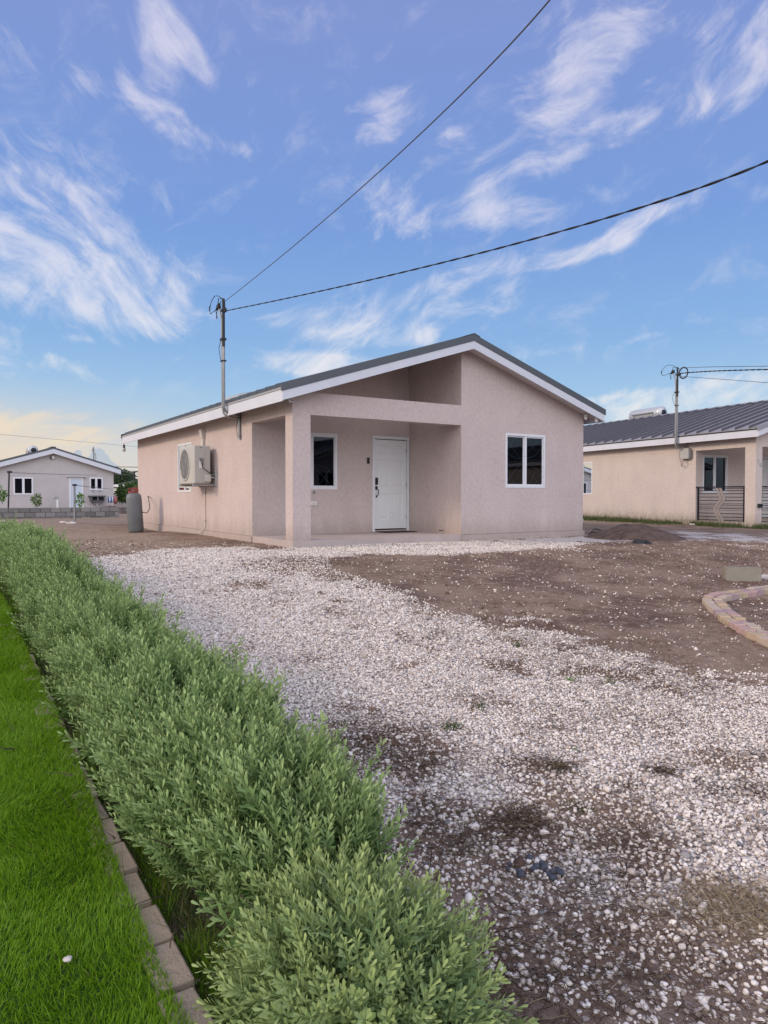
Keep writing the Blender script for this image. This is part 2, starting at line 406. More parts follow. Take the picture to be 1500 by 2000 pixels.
# under the horizon
col = t.mix(t.step(0.0, -.03, el), col, (.22, .19, .17))
t.l.new(col, bg.inputs[0]); bg.inputs[1].default_value = 1.0
try: W.cycles.sampling_method = 'MANUAL'; W.cycles.sample_map_resolution = 512
except Exception: pass

# ------------------------------------------------------------------ where the gravel lies
def poly(px, dz=0.0): return np.array([gp(a, b, dz)[:2] for a, b in px])
def inside(P, x, y):
    r = np.zeros(x.shape, bool); n = len(P)
    for i in range(n):
        x0, y0 = P[i]; x1, y1 = P[(i+1) % n]
        c = ((y0 > y) != (y1 > y))
        r ^= c & (x < (x1-x0)*(y-y0)/(y1-y0+1e-12)+x0)
    return r
def sdist(P, x, y):
    d = np.full(x.shape, 1e9); n = len(P)
    for i in range(n):
        a = P[i]; b = P[(i+1) % n]; ab = b-a
        tt = np.clip(((x-a[0])*ab[0]+(y-a[1])*ab[1])/(ab@ab+1e-12), 0, 1)
        d = np.minimum(d, np.hypot(x-a[0]-tt*ab[0], y-a[1]-tt*ab[1]))
    return np.where(inside(P, x, y), d, -d)
_uvp = lambda L: np.array([xy(u, v) for u, v in L])
DRIVE = np.vstack([poly([(165,1092),(300,1079),(430,1072),(560,1076)]), _uvp([(0.0,-.02),(2,-.02),(4,-.02),(6,-.02),(7.9,-.02)]),
                   poly([(1215,1056),(1120,1066),(1000,1076),(860,1084),(720,1083),(640,1090),(650,1112),(740,1140),(830,1178),(930,1212),(1030,1243),(1110,1272),(1200,1302),(1290,1332),(1380,1352),(1500,1374)]),
                   _uvp([(.1,-9.9),(1.0,-11.5),(-.5,-13.5),(-3.0,-12.5),(-4.0,-11.2),(-4.55,-9.7),(-4.62,-6),(-4.6,-4)])])
NGR = poly([(1280,1040),(1330,1037),(1420,1041),(1560,1046),(1560,1072),(1430,1064),(1330,1054)])
DIRTS = [(780,1110,1.1,.7),(640,1102,.55,.5),(560,1092,.4,.35),(700,1120,.5,.4),(900,1180,.5,.3),(520,1142,.3,.3),(960,1085,.5,.3),(1050,1080,.4,.3),(1180,1068,.4,.3),(680,1200,.25,.2),(850,1250,.3,.2),(1000,1300,.35,.2),(600,1290,.25,.15),(1250,1400,.3,.18),(1080,1420,.22,.16),(920,1360,.25,.16),(1400,1480,.25,.16),(560,1105,.8,.3),(480,1140,.35,.18),(640,1095,.7,.3),(720,1480,.35,.26),(700,1440,.4,.26),(820,1480,.2,.18),(790,1300,.15,.12),(630,1190,.2,.12),(860,1640,.30,.24),(1000,1620,.20,.16),(1090,1500,.1,.12),(1180,1570,.25,.12),(1290,1500,.1,.08),(1250,1660,.22,.10),(960,1760,.25,.16),(900,1900,.4,.30),(1130,1860,.50,.14),(1300,1930,.6,.17),(1050,1960,.5,.24),(1480,1930,.4,.16),(1430,1780,.14,.12)]
def gravel(x, y):
    x = np.asarray(x, float); y = np.asarray(y, float)
    s = sdist(DRIVE, x, y); n = fbm(x, y, 1.6, 5)-.5; n2 = fbm(x, y, 6.0, 4)-.5
    g = sstep(-.50, .35, s+n*1.5+n2*1.0)
    for (px, py, r, st) in DIRTS:
        c = gp(px, py)
        g = g-(.35+2.0*st)*np.exp(-((x-c[0])**2+(y-c[1])**2)/(r*r))*np.clip(.8+2.2*n2+1.0*n, 0, 2)
    g = g-.9*sstep(.60, .76, fbm(x+31, y-12, 2.3, 5))*.7
    u, v = uv(x, y)
    g = g-.35*np.exp(-((u+4.25)/.2)**2)*np.clip(.6+3*n2, 0, 1.5)*(v < -3)
    s2 = sdist(NGR, x, y); g = np.maximum(g, sstep(-.3, .6, s2+n*2.4)*np.clip(.15+1.6*(fbm(x, y, 3.2, 4)-.2), 0, .85))
    g = g*(1-sstep(-4.5, -4.7, u))*(1-((u > .02) & (u < 7.75) & (v > .02)))
    return np.clip(g, 0, 1)

# ------------------------------------------------------------------ ground sheet
def axis(lo, hi, st, far):
    c = np.arange(lo, hi+st*.5, st); g = []; d = st
    x = hi
    while x < far: d *= 1.25; x += d; g.append(x)
    h = []; d = st; x = lo
    while x > -far: d *= 1.25; x -= d; h.append(x)
    return np.concatenate([h[::-1], c, g])
gx = axis(-9, 10.5, .06, 4000); gy = axis(.6, 18.5, .055, 4000)
GX, GY = np.meshgrid(gx, gy); X = GX.ravel(); Y = GY.ravel()
Z = gz(X, Y)
G = np.zeros_like(X); sel = (np.abs(X) < 22) & (Y > -1) & (Y < 30); G[sel] = gravel(X[sel], Y[sel])
U_, V_ = uv(X, Y)
dry = sstep(-1, 2.5, V_)*(1-sstep(-1.6, -.4, U_))*(fbm(X, Y, .8)*.9+.25)      # straw coloured yard behind the hedge
dry = np.maximum(dry, sstep(22, 26, Y)*.7)
c_ = gp(1450, 1785); dry = np.maximum(dry, 1.0*np.exp(-((X-c_[0])**2+(Y-c_[1])**2)/.035))
grn = np.zeros_like(X)
grn = np.maximum(grn, (U_ < -5.0)*1.0*(V_ < 2))
NI, NJ = len(gx), len(gy)
ii = (np.arange(NJ-1)[:, None]*NI+np.arange(NI-1)[None]).ravel()
Fq = np.stack([ii, ii+1, ii+NI+1, ii+NI], 1)
def ground_mat():
    m, t, b = mat('ground'); co = objco(t)
    at_ = t.new('ShaderNodeAttribute', attribute_name='mask'); sp = t.new('ShaderNodeSeparateColor'); t.l.new(at_.outputs['Color'], sp.inputs[0]); g, d, gr = sp.outputs
    n1 = t.noise(co, 1.4, 6, .6); n2 = t.noise(co, 9, 6, .65); n3 = t.noise(co, 60, 4, .7)
    dirt = t.mix(t.step(.3, .7, n1), (.175, .112, .078), (.295, .21, .152))
    dirt = t.mix(t.math('MULTIPLY', t.step(.52, .40, t.noise(co, .7, 5, .6)), .75), dirt, (.12, .076, .060))
    dirt = t.mix(t.math('MULTIPLY', t.step(.45, .7, n2), .6), dirt, (.34, .26, .205))
    dirt = t.mix(t.math('MULTIPLY', t.step(.5, .75, n3), .5), dirt, (.10, .07, .055))
    fib = t.noise(t.mapping(co, rot=(0, 0, .6), sc=(9, 60, 1)), 3.0, 5, .7); fib2 = t.noise(t.mapping(co, rot=(0, 0, -1.0), sc=(9, 60, 1)), 3.0, 5, .7)
    straw = t.math('MULTIPLY', t.step(.55, .7, t.math('MAXIMUM', fib, fib2)), .6)
    dirt = t.mix(t.math('MULTIPLY', straw, .45), dirt, (.33, .26, .19))
    tan = t.mix(t.step(.35, .65, n2), (.26, .19, .13), (.42, .33, .24))
    dirt = t.mix(t.math('MULTIPLY', d, .9), dirt, tan)
    dirt = t.mix(t.math('MULTIPLY', gr, .9), dirt, t.mix(n2, (.02, .05, .006), (.05, .075, .015)))
    # small pale pebbles scattered in the dirt
    v1 = t.new('ShaderNodeTexVoronoi'); v1.inputs['Scale'].default_value = 34; t.l.new(co, v1.inputs['Vector'])
    vs = t.new('ShaderNodeSeparateColor'); t.l.new(v1.outputs['Color'], vs.inputs[0])
    peb = t.math('MULTIPLY', t.math('LESS_THAN', v1.outputs['Distance'], .33), t.math('GREATER_THAN', vs.outputs[0], .86))
    peb = t.math('MULTIPLY', peb, t.math('SUBTRACT', 1.0, gr))
    dirt = t.mix(peb, dirt, (.42, .36, .32))
    # gravel bed
    v2 = t.new('ShaderNodeTexVoronoi'); v2.inputs['Scale'].default_value = 48; t.l.new(co, v2.inputs['Vector'])
    v2s = t.new('ShaderNodeSeparateColor'); t.l.new(v2.outputs['Color'], v2s.inputs[0])
    gcol = t.mix(v2s.outputs[0], (.62, .545, .485), (.84, .77, .70))
    gcol = t.mix(t.step(.5, .72, v2.outputs['Distance']), gcol, (.30, .25, .225))
    gm = t.step(.35, .65, t.math('ADD', g, t.math('MULTIPLY_ADD', v2s.outputs[1], .5, -.25)))
    c = t.mix(gm, dirt, gcol)
    t.l.new(c, b.inputs['Base Color']); b.inputs['Roughness'].default_value = .97; b.inputs['Specular IOR Level'].default_value = .1
    h = t.math('ADD', t.math('MULTIPLY', n3, .35), t.math('ADD', t.math('MULTIPLY', n2, .8), t.math('MULTIPLY', t.math('SUBTRACT', .5, v2.outputs['Distance']), t.math('MULTIPLY_ADD', gm, 1.4, .1))))
    bn = t.new('ShaderNodeBump'); bn.inputs['Strength'].default_value = .8; bn.inputs['Distance'].default_value = .012
    t.l.new(h, bn.inputs['Height']); t.l.new(bn.outputs[0], b.inputs['Normal']); return m
M['ground'] = ground_mat()
ground = npmesh('ground', np.stack([X, Y, Z], 1), Fq, M['ground'], attr={'mask': np.stack([G, dry, grn, np.ones_like(G)], 1)}, smooth=True)
tag(ground, kind='structure')

# ------------------------------------------------------------------ stones
def ico(sub=0):
    p = (1+5**.5)/2
    V = np.array([(-1,p,0),(1,p,0),(-1,-p,0),(1,-p,0),(0,-1,p),(0,1,p),(0,-1,-p),(0,1,-p),(p,0,-1),(p,0,1),(-p,0,-1),(-p,0,1)], float)
    Fc = [(0,11,5),(0,5,1),(0,1,7),(0,7,10),(0,10,11),(1,5,9),(5,11,4),(11,10,2),(10,7,6),(7,1,8),(3,9,4),(3,4,2),(3,2,6),(3,6,8),(3,8,9),(4,9,5),(2,4,11),(6,2,10),(8,6,7),(9,8,1)]
    V /= np.linalg.norm(V[0]); V = [v for v in V]
    for _ in range(sub):
        nf = []; cache = {}
        def mid(a, b):
            k = (min(a, b), max(a, b))
            if k not in cache:
                q = V[a]+V[b]; V.append(q/np.linalg.norm(q)); cache[k] = len(V)-1
            return cache[k]
        for a, b, c in Fc:
            ab, bc, ca = mid(a, b), mid(b, c), mid(c, a); nf += [(a,ab,ca),(b,bc,ab),(c,ca,bc),(ab,bc,ca)]
        Fc = nf
    return np.array(V), np.array(Fc)
def stone_protos(sub, n=9, rough=.22):
    out = []
    for i in range(n):
        V, Fc = ico(sub); r = np.random.default_rng(50+i)
        # crushed rock: clip a ball with random planes, then jitter
        for k in range(8):
            d = r.normal(size=3); d /= np.linalg.norm(d); lim = r.uniform(.55, .95)
            q = V@d; V = V-np.outer(np.maximum(q-lim, 0), d)
        V = V+r.normal(size=V.shape)*rough*.18
        V = V*np.array([1, r.uniform(.7, 1), r.uniform(.5, .85)])
        out.append((V, Fc))
    return out
def scatter(name, P, rad, sub, m, sink=.25):
    protos = stone_protos(sub); parts = []; k = rng.integers(0, len(protos), len(P))
    for i, (V, Fc) in enumerate(protos):
        s = k == i; n = s.sum()
        if not n: continue
        d = np.stack([rng.normal(size=n)*.35, rng.normal(size=n)*.35, np.ones(n)], 1)
        r = rad[s]; pos = P[s].copy(); pos[:, 2] += r*(.45-sink)
        parts.append(inst(V, Fc, pos, align(d, rng.uniform(0, 6.28, n)), np.stack([r*rng.uniform(.85, 1.25, n), r*rng.uniform(.85, 1.1, n), r], 1)))
    V, Fc = cat(parts); return npmesh(name, V, Fc, m)
def visible(x, y, mx=.06):      # keep to what the photograph could see, with a margin
    d = np.maximum(y, .2); return (np.abs(x)/d < (750/F_PX+mx)) & (y > 1.15)
st = .0140
nx = np.arange(-7, 8.5, st); ny = np.arange(1.2, 14.6, st)
A, B = np.meshgrid(nx, ny); A = A.ravel()+rng.uniform(-.5, .5, A.size)*st; B = B.ravel()+rng.uniform(-.5, .5, B.size)*st
k = visible(A, B); A = A[k]; B = B[k]
g = gravel(A, B); keep = rng.random(len(A)) < np.clip(sstep(-.05, .95, g+.45*(vnoise(A, B, 14)-.5)), np.where(sdist(DRIVE, A, B) > .0, .48, 0), .98); A = A[keep]; B = B[keep]
k = rng.random(len(A)) < np.where(B < 4.2, 1, np.clip(4.2/np.maximum(B, 1), .22, 1)**1.3); A = A[k]; B = B[k]
P = np.stack([A, B, gz(A, B)+rng.uniform(-.002, .008, len(A))], 1)
rad = (.0042+.0080*rng.random(len(A))**1.5)*np.clip(.75+B*.06, 1, 1.35); rad[rng.random(len(A)) < .03] *= 1.7
n_ = B < 3.6
gA = scatter('gravel', P[n_], rad[n_], 1, M['gravel']); tag(gA, kind='stuff', label='white crushed gravel nearest the camera in front of the hedge', cat='gravel')
gB = scatter('gravel', P[~n_], rad[~n_], 0, M['gravel']); tag(gB, kind='stuff', label='white gravel of the drive further off, towards the house', cat='gravel')
# small chips and fines between the near stones
n = 150000; A = rng.uniform(-1.5, 3.0, n); B = rng.uniform(1.2, 4.6, n); k = visible(A, B); A = A[k]; B = B[k]
k = (sdist(DRIVE, A, B) > -.3) & (uv(A, B)[0] > -4.45) & (rng.random(len(A)) < .35+.9*sstep(.35, .65, fbm(A, B, 4.0))); A = A[k]; B = B[k]
gD = scatter('gravel_chips', np.stack([A, B, gz(A, B)-.001], 1), .0022+.0038*rng.random(len(A))**2, 0, M['pebble']); tag(gD, kind='stuff', label='small dusty chips and grit between the nearest gravel stones', cat='gravel')
# loose pebbles in the dirt
n = 60000; A = rng.uniform(-7, 9, n); B = rng.uniform(1.2, 15.5, n)
k = visible(A, B); A = A[k]; B = B[k]; u, v = uv(A, B); g = gravel(A, B)
k = (g < .6) & (u > -4.6) & (rng.random(len(A)) < .25+1.5*sstep(.45, .7, fbm(A+7, B, 1.5, 4))) & ~((u > -.1) & (v > -.1) & (u < 7.9)); k &= rng.random(len(A)) < np.where(u < -.3, .25, .75)*(.35+.65*np.clip(1.6-.1*B, 0, 1)); A = A[k]; B = B[k]
rad = rng.gamma(1.6, .0028, len(A))+.0035; rad = np.minimum(rad, .024)
gC = scatter('pebbles', np.stack([A, B, gz(A, B)], 1), rad, 0, M['pebble'], .5); tag(gC, kind='stuff', label='pale pebbles scattered over the bare brown dirt', cat='pebbles')

# crumbs and clods of turned soil
n = 26000; A = rng.uniform(-7, 9, n); B = rng.uniform(1.3, 15.5, n); k = visible(A, B); A = A[k]; B = B[k]; u, v = uv(A, B); g = gravel(A, B)
k = (g < .5) & (u > -4.5) & ~((u > -.1) & (v > -.1) & (u < 7.9)) & (rng.random(len(A)) < .05+1.3*sstep(.42, .68, fbm(A-3, B+9, 1.3, 4))); A = A[k]; B = B[k]
M['clod'] = island('soil_clod', [(0, (.11, .07, .052)), (.6, (.19, .13, .10)), (1, (.27, .195, .15))], .97, 0, .1)
gE = scatter('soil_clods', np.stack([A, B, gz(A, B)], 1), np.minimum(.004+rng.gamma(1.5, .0055, len(A)), .04), 0, M['clod'], .45); tag(gE, kind='stuff', label='brown clods and crumbs of soil over the bare dirt', cat='soil')
# ------------------------------------------------------------------ dry stalks, weeds
def strips(P, d, L, w, bend, m, name, up=None, tip=False, seg=3, label=None, cat_=None):
    """narrow bent blades: P base, d direction, bend vector added quadratically"""
    n = len(P); d = d/np.linalg.norm(d, axis=1, keepdims=True)
    side = np.cross(d, np.stack([rng.normal(size=n), rng.normal(size=n), rng.normal(size=n)], 1)) if up is None else np.cross(d, up)
    side /= np.linalg.norm(side, axis=1, keepdims=True)+1e-9
    rows = []; ts = np.linspace(0, 1, seg+1)
    for i, tt in enumerate(ts):
        c = P+d*(L*tt)[:, None]+bend*((L*tt*tt)[:, None]); ww = w*(1-.85*tt**1.5) if i < seg else w*.08
        rows += [c-side*(ww)[:, None]/2, c+side*(ww)[:, None]/2]
    V = np.stack(rows, 1); k = 2*(seg+1)
    f = np.array([(2*i, 2*i+1, 2*i+3, 2*i+2) for i in range(seg)])
    Fc = (f[None]+(np.arange(n)*k)[:, None, None]).reshape(-1, 4)
    tipa = np.tile(np.repeat(ts, 2), n)
    o = npmesh(name, V.reshape(-1, 3), Fc, m, attr={'tip': tipa*.8} if tip else None)
    if label: tag(o, label, cat_, kind='stuff')
    return o
def ground_pts(px, py, sx, sy, n):   # cluster of points round a pixel's ground point, in metres
    c = gp(px, py); x = rng.normal(c[0], sx, n); y = rng.normal(c[1], sy, n); return x, y
# litter lying on dirt and at gravel margins
n = 44000; A = rng.uniform(-5, 6, n); B = rng.uniform(1.2, 9.5, n); k = visible(A, B); A = A[k]; B = B[k]
u, v = uv(A, B); g = gravel(A, B); fb = fbm(A, B, 3.0)
k = (u > -4.4) & (rng.random(len(A)) < np.clip(1.15-1.15*g, .10, 1)*sstep(.38, .62, fb)*.8) & ~((u > -.1) & (v > -.1)); A = A[k]; B = B[k]
xs = [A]; ys = [B]
for (px, py, r, n) in [(1010,1612,.11,260),(1000,1600,.06,120),(1060,1620,.10,110),(880,1640,.14,240),(1090,1505,.05,90),(1290,1508,.05,80),(1200,1575,.2,180),(1240,1650,.2,150),(960,1500,.15,100),(780,1480,.25,300),(700,1440,.25,250),(1180,1680,.12,120),(1390,1570,.2,120),(1150,1860,.35,500),(1000,1900,.3,450),(1330,1930,.3,300),(700,1105,.5,500),(620,1098,.4,350),(560,1092,.3,250),(850,1250,.2,150),(1000,1300,.25,200),(680,1200,.2,140),(1080,1420,.15,160),(1250,1400,.2,160),(920,1360,.18,140),(600,1290,.18,120),(1400,1480,.2,160),(520,1170,.12,80),(830,1190,.35,200),(1000,1245,.5,300),(1200,1310,.5,400),(1380,1340,.5,300),(1250,1092,.16,220),(1285,1101,.2,260),(1322,1110,.2,260),(1345,1094,.22,200),(1400,1082,.3,260),(1445,1104,.3,240),(1190,1075,.4,260),(1120,1288,.25,260),(1230,1318,.3,320),(1330,1340,.3,260),(1060,1262,.25,240),(930,1215,.3,240),(820,1120,.6,400),(1400,1250,.35,220),(1300,1180,.6,260),(700,1085,.5,260),(330,1062,.5,220),(420,1066,.4,180)]:
    a, b = ground_pts(px, py, r, r, n); xs.append(a); ys.append(b)
A = np.concatenate(xs); B = np.concatenate(ys)
n = len(A); th = rng.uniform(0, 6.28, n)
d = np.stack([np.cos(th), np.sin(th), rng.uniform(-.02, .35, n)], 1)
bend = np.stack([rng.normal(size=n)*.35, rng.normal(size=n)*.35, -rng.uniform(0, .25, n)], 1)
strips(np.stack([A, B, gz(A, B)+.012], 1), d, rng.uniform(.03, .12, n), rng.uniform(.0012, .003, n), bend, M['straw'], 'dry_stalks', label='dry brown stalks and roots littering the gravel and dirt', cat_='dry stalks')
# raised clumps of dead brown weed on the drive
M['deadweed'] = island('dead_weed', [(0, (.035, .022, .016)), (.6, (.085, .058, .042)), (.9, (.16, .115, .08)), (1, (.26, .2, .13))], .95, 0, .1)
xs = []; ys = []
for (px, py, r, n) in [(1010,1612,.075,420),(1035,1600,.05,200),(880,1650,.11,420),(840,1590,.08,220),(770,1475,.14,420),(720,1440,.14,320),(830,1500,.1,260),(1290,1508,.035,140),(1232,1538,.025,70),(1090,1500,.05,120),(1045,1490,.07,160),(1395,1540,.06,120),(1480,1550,.05,140),(1480,1480,.05,90),(1230,1640,.12,180),(1190,1720,.09,160),(1150,1800,.2,320),(980,1880,.16,360),(1080,1930,.2,380),(1200,1900,.25,320),(1380,1940,.2,260),(1255,1268,.18,160),(1300,1335,.2,200),(1120,1275,.16,140),(560,1160,.1,120),(500,1142,.12,120),(800,1185,.2,180),(650,1100,.3,260)]:
    a, b = ground_pts(px, py, r, r, n); xs.append(a); ys.append(b)
A = np.concatenate(xs); B = np.concatenate(ys); n = len(A); th = rng.uniform(0, 6.28, n)
strips(np.stack([A, B, gz(A, B)+.008], 1), np.stack([np.cos(th), np.sin(th), rng.uniform(.05, .75, n)], 1), rng.uniform(.03, .10, n), rng.uniform(.0014, .0034, n), np.stack([rng.normal(size=n)*.4, rng.normal(size=n)*.4, -rng.uniform(0, .6, n)], 1), M['deadweed'], 'dead_weeds', label='dark brown clumps of dead weed on the gravel drive', cat_='dead weeds')
# a few dark blue grey stones near the hedge end
a, b = ground_pts(1040, 1705, .06, .03, 16); o = scatter('dark_stones', np.stack([a, b, gz(a, b)+.006], 1), rng.uniform(.012, .02, 16), 1, plain('slate_stone', (.075, .08, .10), .9, 0, .3, 20), .2); tag(o, 'dark blue grey stones among the white gravel near the hedge end', 'stones', kind='stuff')
# tan dead grass patch bottom right
a, b = ground_pts(1455, 1785, .13, .09, 1500); th = rng.uniform(0, 6.28, len(a))
strips(np.stack([a, b, gz(a, b)+.01], 1), np.stack([np.cos(th), np.sin(th), rng.uniform(.05, .5, len(a))], 1), rng.uniform(.03, .08, len(a)), rng.uniform(.0015, .003, len(a)), rng.normal(size=(len(a), 3))*.3, M['tanstraw'], 'dead_grass', label='flattened tan dead grass patch on gravel at lower right', cat_='dead grass')
# short dry stubble along the edge between gravel and dirt, and on the yard
n = 30000; A = rng.uniform(-8, 8, n); B = rng.uniform(3.5, 16, n); k = visible(A, B); A = A[k]; B = B[k]; u, v = uv(A, B); g = gravel(A, B)
w_ = np.exp(-((g-.25)/.3)**2)*.7*sstep(.40, .62, fbm(A, B, 1.7))
k = (rng.random(len(A)) < w_) & (u > -4.3) & ~((u > -.05) & (v > -.05)); A = A[k]; B = B[k]; n = len(A)
d = np.stack([rng.normal(size=n)*.6, rng.normal(size=n)*.6, np.ones(n)], 1)
strips(np.stack([A, B, gz(A, B)], 1), d, rng.uniform(.025, .07, n), rng.uniform(.002, .005, n), rng.normal(size=(n, 3))*.3, M['straw'], 'dry_stubble', label='short brown grass stubble between the gravel and the dirt', cat_='grass stubble')
# green weed tufts on the gravel
def tuft(px, py, n, h, r, label, m='weed', w=.004):
    x, y = ground_pts(px, py, .01, .01, n); a_ = rng.uniform(0, 6.28, n); q_ = 1.5*r*rng.random(n)**.7; c_ = gp(px, py); x = c_[0]+q_*np.cos(a_); y = c_[1]+q_*np.sin(a_); k = rng.normal(size=(n, 3))*.7; d = k+np.array([0, 0, 1.0]); d[:, 2] = np.abs(d[:, 2])
    c = gp(px, py); o = strips(np.stack([x, y, gz(x, y)], 1), d, rng.uniform(.5, 1, n)*h, np.full(n, w), rng.normal(size=(n, 3))*.3-np.array([0, 0, .2]), M[m], 'weed')
    return tag(o, label, 'weed', 'weeds growing in the gravel')
tuft(882, 1422, 240, .05, .045, 'dark green weed tuft alone in gravel right of the hedge')
tuft(1090, 1502, 90, .045, .035, 'olive weed tuft among dry stalks, mid gravel, nearer the camera')
tuft(1130, 1578, 130, .03, .05, 'flat green weed mat, nearest weed to the camera', w=.005)
tuft(1125, 1465, 25, .03, .018, 'tiny yellow green seedling on bare gravel', 'bright', .006)
tuft(1010, 1265, 24, .14, .03, 'thin green grass tuft at the near edge of the dirt, leftmost of three', 'weed', .006)
tuft(1110, 1330, 18, .08, .02, 'small bright green tuft on white gravel below the dirt edge', 'bright', .006)
tuft(1190, 1338, 18, .14, .03, 'sparse long bladed tuft at the gravel edge, right of the others', 'weed', .005)
tuft(935, 1385, 40, .1, .03, 'pale thin weed tuft behind the dark one in the gravel', 'weed', .004)

# ------------------------------------------------------------------ lawn
n = 300000; u = rng.uniform(-6.1, -5.05, n); v = rng.uniform(-11.8, -2.5, n); k = u < -5.112+.045*sstep(-9.9, -8.0, v); u = u[k]; v = v[k]; n = len(u)
x, y = xy(u, v); k = visible(x, y, .12) & (rng.random(n) < np.clip(1.25-.09*y, .35, 1)); x = x[k]; y = y[k]; u = u[k]; v = v[k]; n = len(x)
LIFT = .075
cl_ = fbm(x, y, 5.0); h = (.018+.014*cl_)*rng.uniform(.7, 1.3, n)*(1+.25*(y > 4))
h = h*(.75+.5*fbm(x, y, 9.0, 3)); k2 = rng.random(n) < .004; h[k2] *= 2.0
lean = np.stack([vnoise(x, y, 4)-.5, vnoise(x+9, y, 4)-.5, 0*x], 1)*1.2
d = rng.normal(size=(n, 3))*.38+lean+np.array([0, 0, 1.0])
lawn = strips(np.stack([x, y, gz0(x, y)+LIFT+.001], 1), d, h, rng.uniform(.0018, .0034, n)*(1+.12*y), lean*.5+rng.normal(size=(n, 3))*.25, M['lawn'], 'lawn_grass', tip=True, label='bright green mown lawn filling the lower left corner', cat_='lawn')
# earth bed of the lawn, level with the pavers
lu = np.linspace(-8.5, -5.13, 12); lv = np.linspace(-12.5, -1.5, 40); LU, LV = np.meshgrid(lu, lv); x, y = xy(LU.ravel(), LV.ravel())
z = gz0(x, y)+LIFT-.008+.012*(fbm(x, y, 3)-.5)
ni = len(lu); q = (np.arange(len(lv)-1)[:, None]*ni+np.arange(ni-1)[None]).ravel()
M['turf'] = plain('turf_soil', (.045, .11, .012), .95, 0, .35, 20, .5, 60)
turf = npmesh('lawn_ground', np.stack([x, y, z], 1), np.stack([q, q+1, q+ni+1, q+ni], 1), M['turf'], smooth=True); tag(turf, kind='structure')
# wispy grass and weeds in the gap between pavers and hedge
n = 14000; u = rng.normal(-4.95, .06, n); v = rng.uniform(-11.2, -2, n); x, y = xy(u, v)
k = visible(x, y, .1) & (fbm(x, y, 2.2) > .40) & (u > -5.04); x = x[k]; y = y[k]; n = len(x)
d = rng.normal(size=(n, 3))*.55+np.array([0, 0, 1.0])
strips(np.stack([x, y, gz(x, y)], 1), d, rng.uniform(.05, .12, n), rng.uniform(.002, .004, n), rng.normal(size=(n, 3))*.45, M['weed'], 'border_grass', label='thin grass and weeds between the pavers and the hedge', cat_='grass')
n = 26000; u = rng.normal(-4.98, .05, n); v = rng.uniform(-11.2, -2, n); x, y = xy(u, v); k = visible(x, y, .1) & (fbm(x+5, y, 2.2) > .36) & (u > -5.04); x = x[k]; y = y[k]; n = len(x)
strips(np.stack([x, y, gz(x, y)], 1), rng.normal(size=(n, 3))*.5+np.array([0, 0, 1.0]), rng.uniform(.03, .08, n), rng.uniform(.002, .0035, n), rng.normal(size=(n, 3))*.4, M['lawn'], 'border_grass', tip=True, label='dark green lawn runners creeping past the pavers under the hedge', cat_='grass')
# broad weed leaves and white pebble in the lawn
def lawn_pt(px, py): 
    p = gp(px, py, LIFT); return p
def small_stone(name, pos, r, label, seed, cat_='stone', group=None, sc=(1, 1, .8)):
    V, Fc = stone_protos(2, 9, .2)[seed % 9]; e = MB(); e.add(V*r*np.array(sc), [tuple(f) for f in Fc], True)
    o = e.build(name, M['stone']); o.location = pos; return tag(o, label, cat_, group)
p = lawn_pt(133, 1897); small_stone('white_pebble', (p[0], p[1], p[2]+.034), .013, 'small white pebble lying on the green lawn', 3)

# ------------------------------------------------------------------ pavers between lawn and hedge
M['paver'] = plain('paver_concrete', (.32, .265, .205), .95, 0, .3, 18, .9, 130, .1)
ORD = ['first','second','third','fourth','fifth','sixth','seventh','eighth','ninth','tenth','eleventh','twelfth','thirteenth','fourteenth','fifteenth','sixteenth','seventeenth','eighteenth','nineteenth','twentieth','twenty-first','twenty-second','twenty-third','twenty-fourth','twenty-fifth','twenty-sixth','twenty-seventh','twenty-eighth','twenty-ninth','thirtieth']
pv = MB().box(-.05, .05, -.1, .1, -.09, 0); pav0 = pv.build('paver', M['paver'], bevel=.006)
v = -10.28; i = 0
while v < -4.6 and i < 27:
    o = pav0 if i == 0 else pav0.copy()
    if i: COL.objects.link(o)
    uu = -5.098+rng.normal()*.006-(.06 if v > -6.5 else 0)*sstep(-7.5, -5, v); x, y = xy(uu, v+.1)
    o.location = (x, y, float(gz0(x, y))+LIFT+.004+rng.normal()*.004); o.rotation_euler = (rng.normal()*.02, rng.normal()*.03, AZ*0+math.atan2(UX[1], UX[0])+rng.normal()*.03)
    tag(o, f'weathered grey paver, {ORD[i]} from the bottom of the photo in the lawn edging', 'paver', 'pavers edging the lawn'); v += .213+abs(rng.normal()*.004); i += 1

